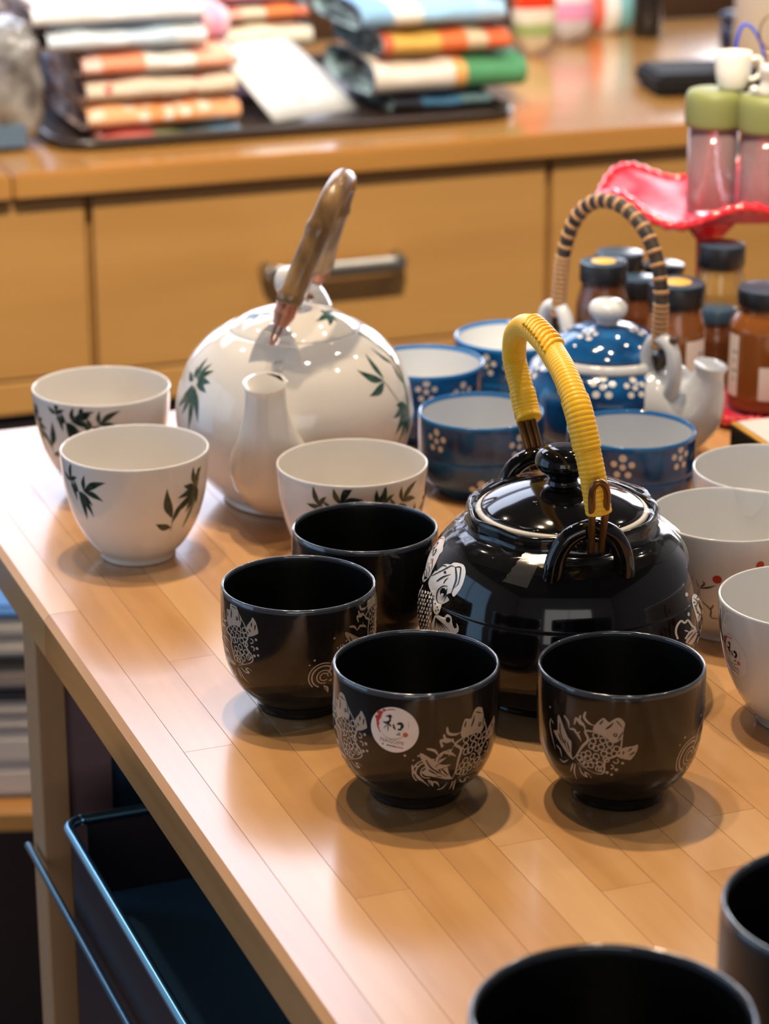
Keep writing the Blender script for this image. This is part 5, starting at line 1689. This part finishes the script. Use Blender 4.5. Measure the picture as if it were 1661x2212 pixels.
lathe('bottle_body', [(0, 0.0005), (0.017, 0.0), (0.019, 0.002), (0.019, 0.075), (0.016, 0.088), (0.008, 0.096), (0.008, 0.108), (0, 0.108)], pm('black_bottle_glass', (0.012, 0.012, 0.015), 0.2), o, 32)
lathe('bottle_cap', [(0, 0.1082), (0.0092, 0.1082), (0.0092, 0.124), (0.008, 0.125), (0, 0.125)], pm('grey_cap', (0.10, 0.10, 0.11), 0.4), o, 24)

P = at(1530, 208, zc)
o = empty('black_slab', (P[0], P[1], zc), KT - 0.18, label='thick black slate slab lying on the worktop behind the shakers', cat='slab')
sl_m = pm('black_slate', (0.008, 0.0075, 0.009), 0.7, spec=0.25)
box('slab_body', -0.062, 0.075, 0.0, 0.10, 0.0005, 0.026, sl_m, o, 0.006, 3)
box('slab_foot', -0.05, 0.062, 0.01, 0.09, 0.0, 0.0006, sl_m, o, 0)

P = at(1668, 150, zc)
o = empty('cream_canister', (P[0] + 0.004, P[1] + 0.05, zc), 0, label='tall cream canister cut by the top right corner', cat='canister')
lathe('canister_body', [(0, 0.0005), (0.043, 0.0), (0.046, 0.003), (0.046, 0.20), (0.044, 0.205), (0, 0.205)], pm('cream_enamel', (0.60, 0.54, 0.47), 0.5), o, 40)
lathe('canister_lid', [(0, 0.2052), (0.047, 0.2052), (0.047, 0.222), (0.04, 0.226), (0, 0.226)], pm('cream_lid_enamel', (0.55, 0.50, 0.43), 0.5), o, 40)
P = at(1582, 104, zc)
o = empty('navy_tin', (P[0], P[1], zc), 0, label='small navy tin left of the cream canister', cat='tin')
lathe('tin_body', [(0, 0.0005), (0.015, 0.0), (0.017, 0.003), (0.017, 0.032), (0, 0.032)], pm('navy_enamel', (0.012, 0.018, 0.05), 0.35), o, 28)
lathe('tin_lid', [(0, 0.0322), (0.0178, 0.0322), (0.0178, 0.043), (0.014, 0.046), (0, 0.046)], pm('navy_lid_enamel', (0.014, 0.02, 0.055), 0.35), o, 28)

# display shelf beyond the worktop
P = at(1505, 58, 0.9)
u_, v_ = kloc(P)
o = empty('rear_shelf', (K0[0], K0[1], 0), KT, label='dark brown display shelf beyond the worktop at the top right', cat='shelf')
bs_m = pm('dark_brown_board', (0.075, 0.035, 0.015), 0.5)
box('shelf_top', -0.6, 1.75, KD + 0.03, KD + 0.5, 0.895, 0.935, bs_m, o, 0.002)
box('shelf_side', -0.6, -0.57, KD + 0.03, KD + 0.5, 0.0, 0.8945, bs_m, o, 0.002)
box('shelf_side', 1.72, 1.75, KD + 0.03, KD + 0.5, 0.0, 0.8945, bs_m, o, 0.002)
box('shelf_base', -0.565, 1.715, KD + 0.05, KD + 0.48, 0.06, 0.085, bs_m, o, 0.002)
GR = 'folded cloths on the rear shelf'
for i, (uu, ln, mt, lab) in enumerate(((1.12, 0.17, 'bluewhite', 'blue and white cloth on the rear shelf at the top right'), (0.93, 0.15, 'lilac', 'lilac cloth on the rear shelf behind the dark bottle'), (0.73, 0.15, 'skyprint', 'blue print cloth on the rear shelf behind the pink pack'),
                                       (0.52, 0.18, 'rose', 'rose pink cloth on the rear shelf behind the right pile'), (0.30, 0.18, 'paleblue', 'pale blue cloth on the rear shelf behind the middle pile'), (0.09, 0.18, 'white', 'white cloth on the rear shelf at the top left'), (-0.10, 0.16, 'lilac', 'pale lilac cloth on the rear shelf at the far left'))):
    folded('folded_cloth', uu, KD + 0.14, 0.9356, ln, 0.16, 0.05, CM[mt], CM['end2'], lab, 0, GR)
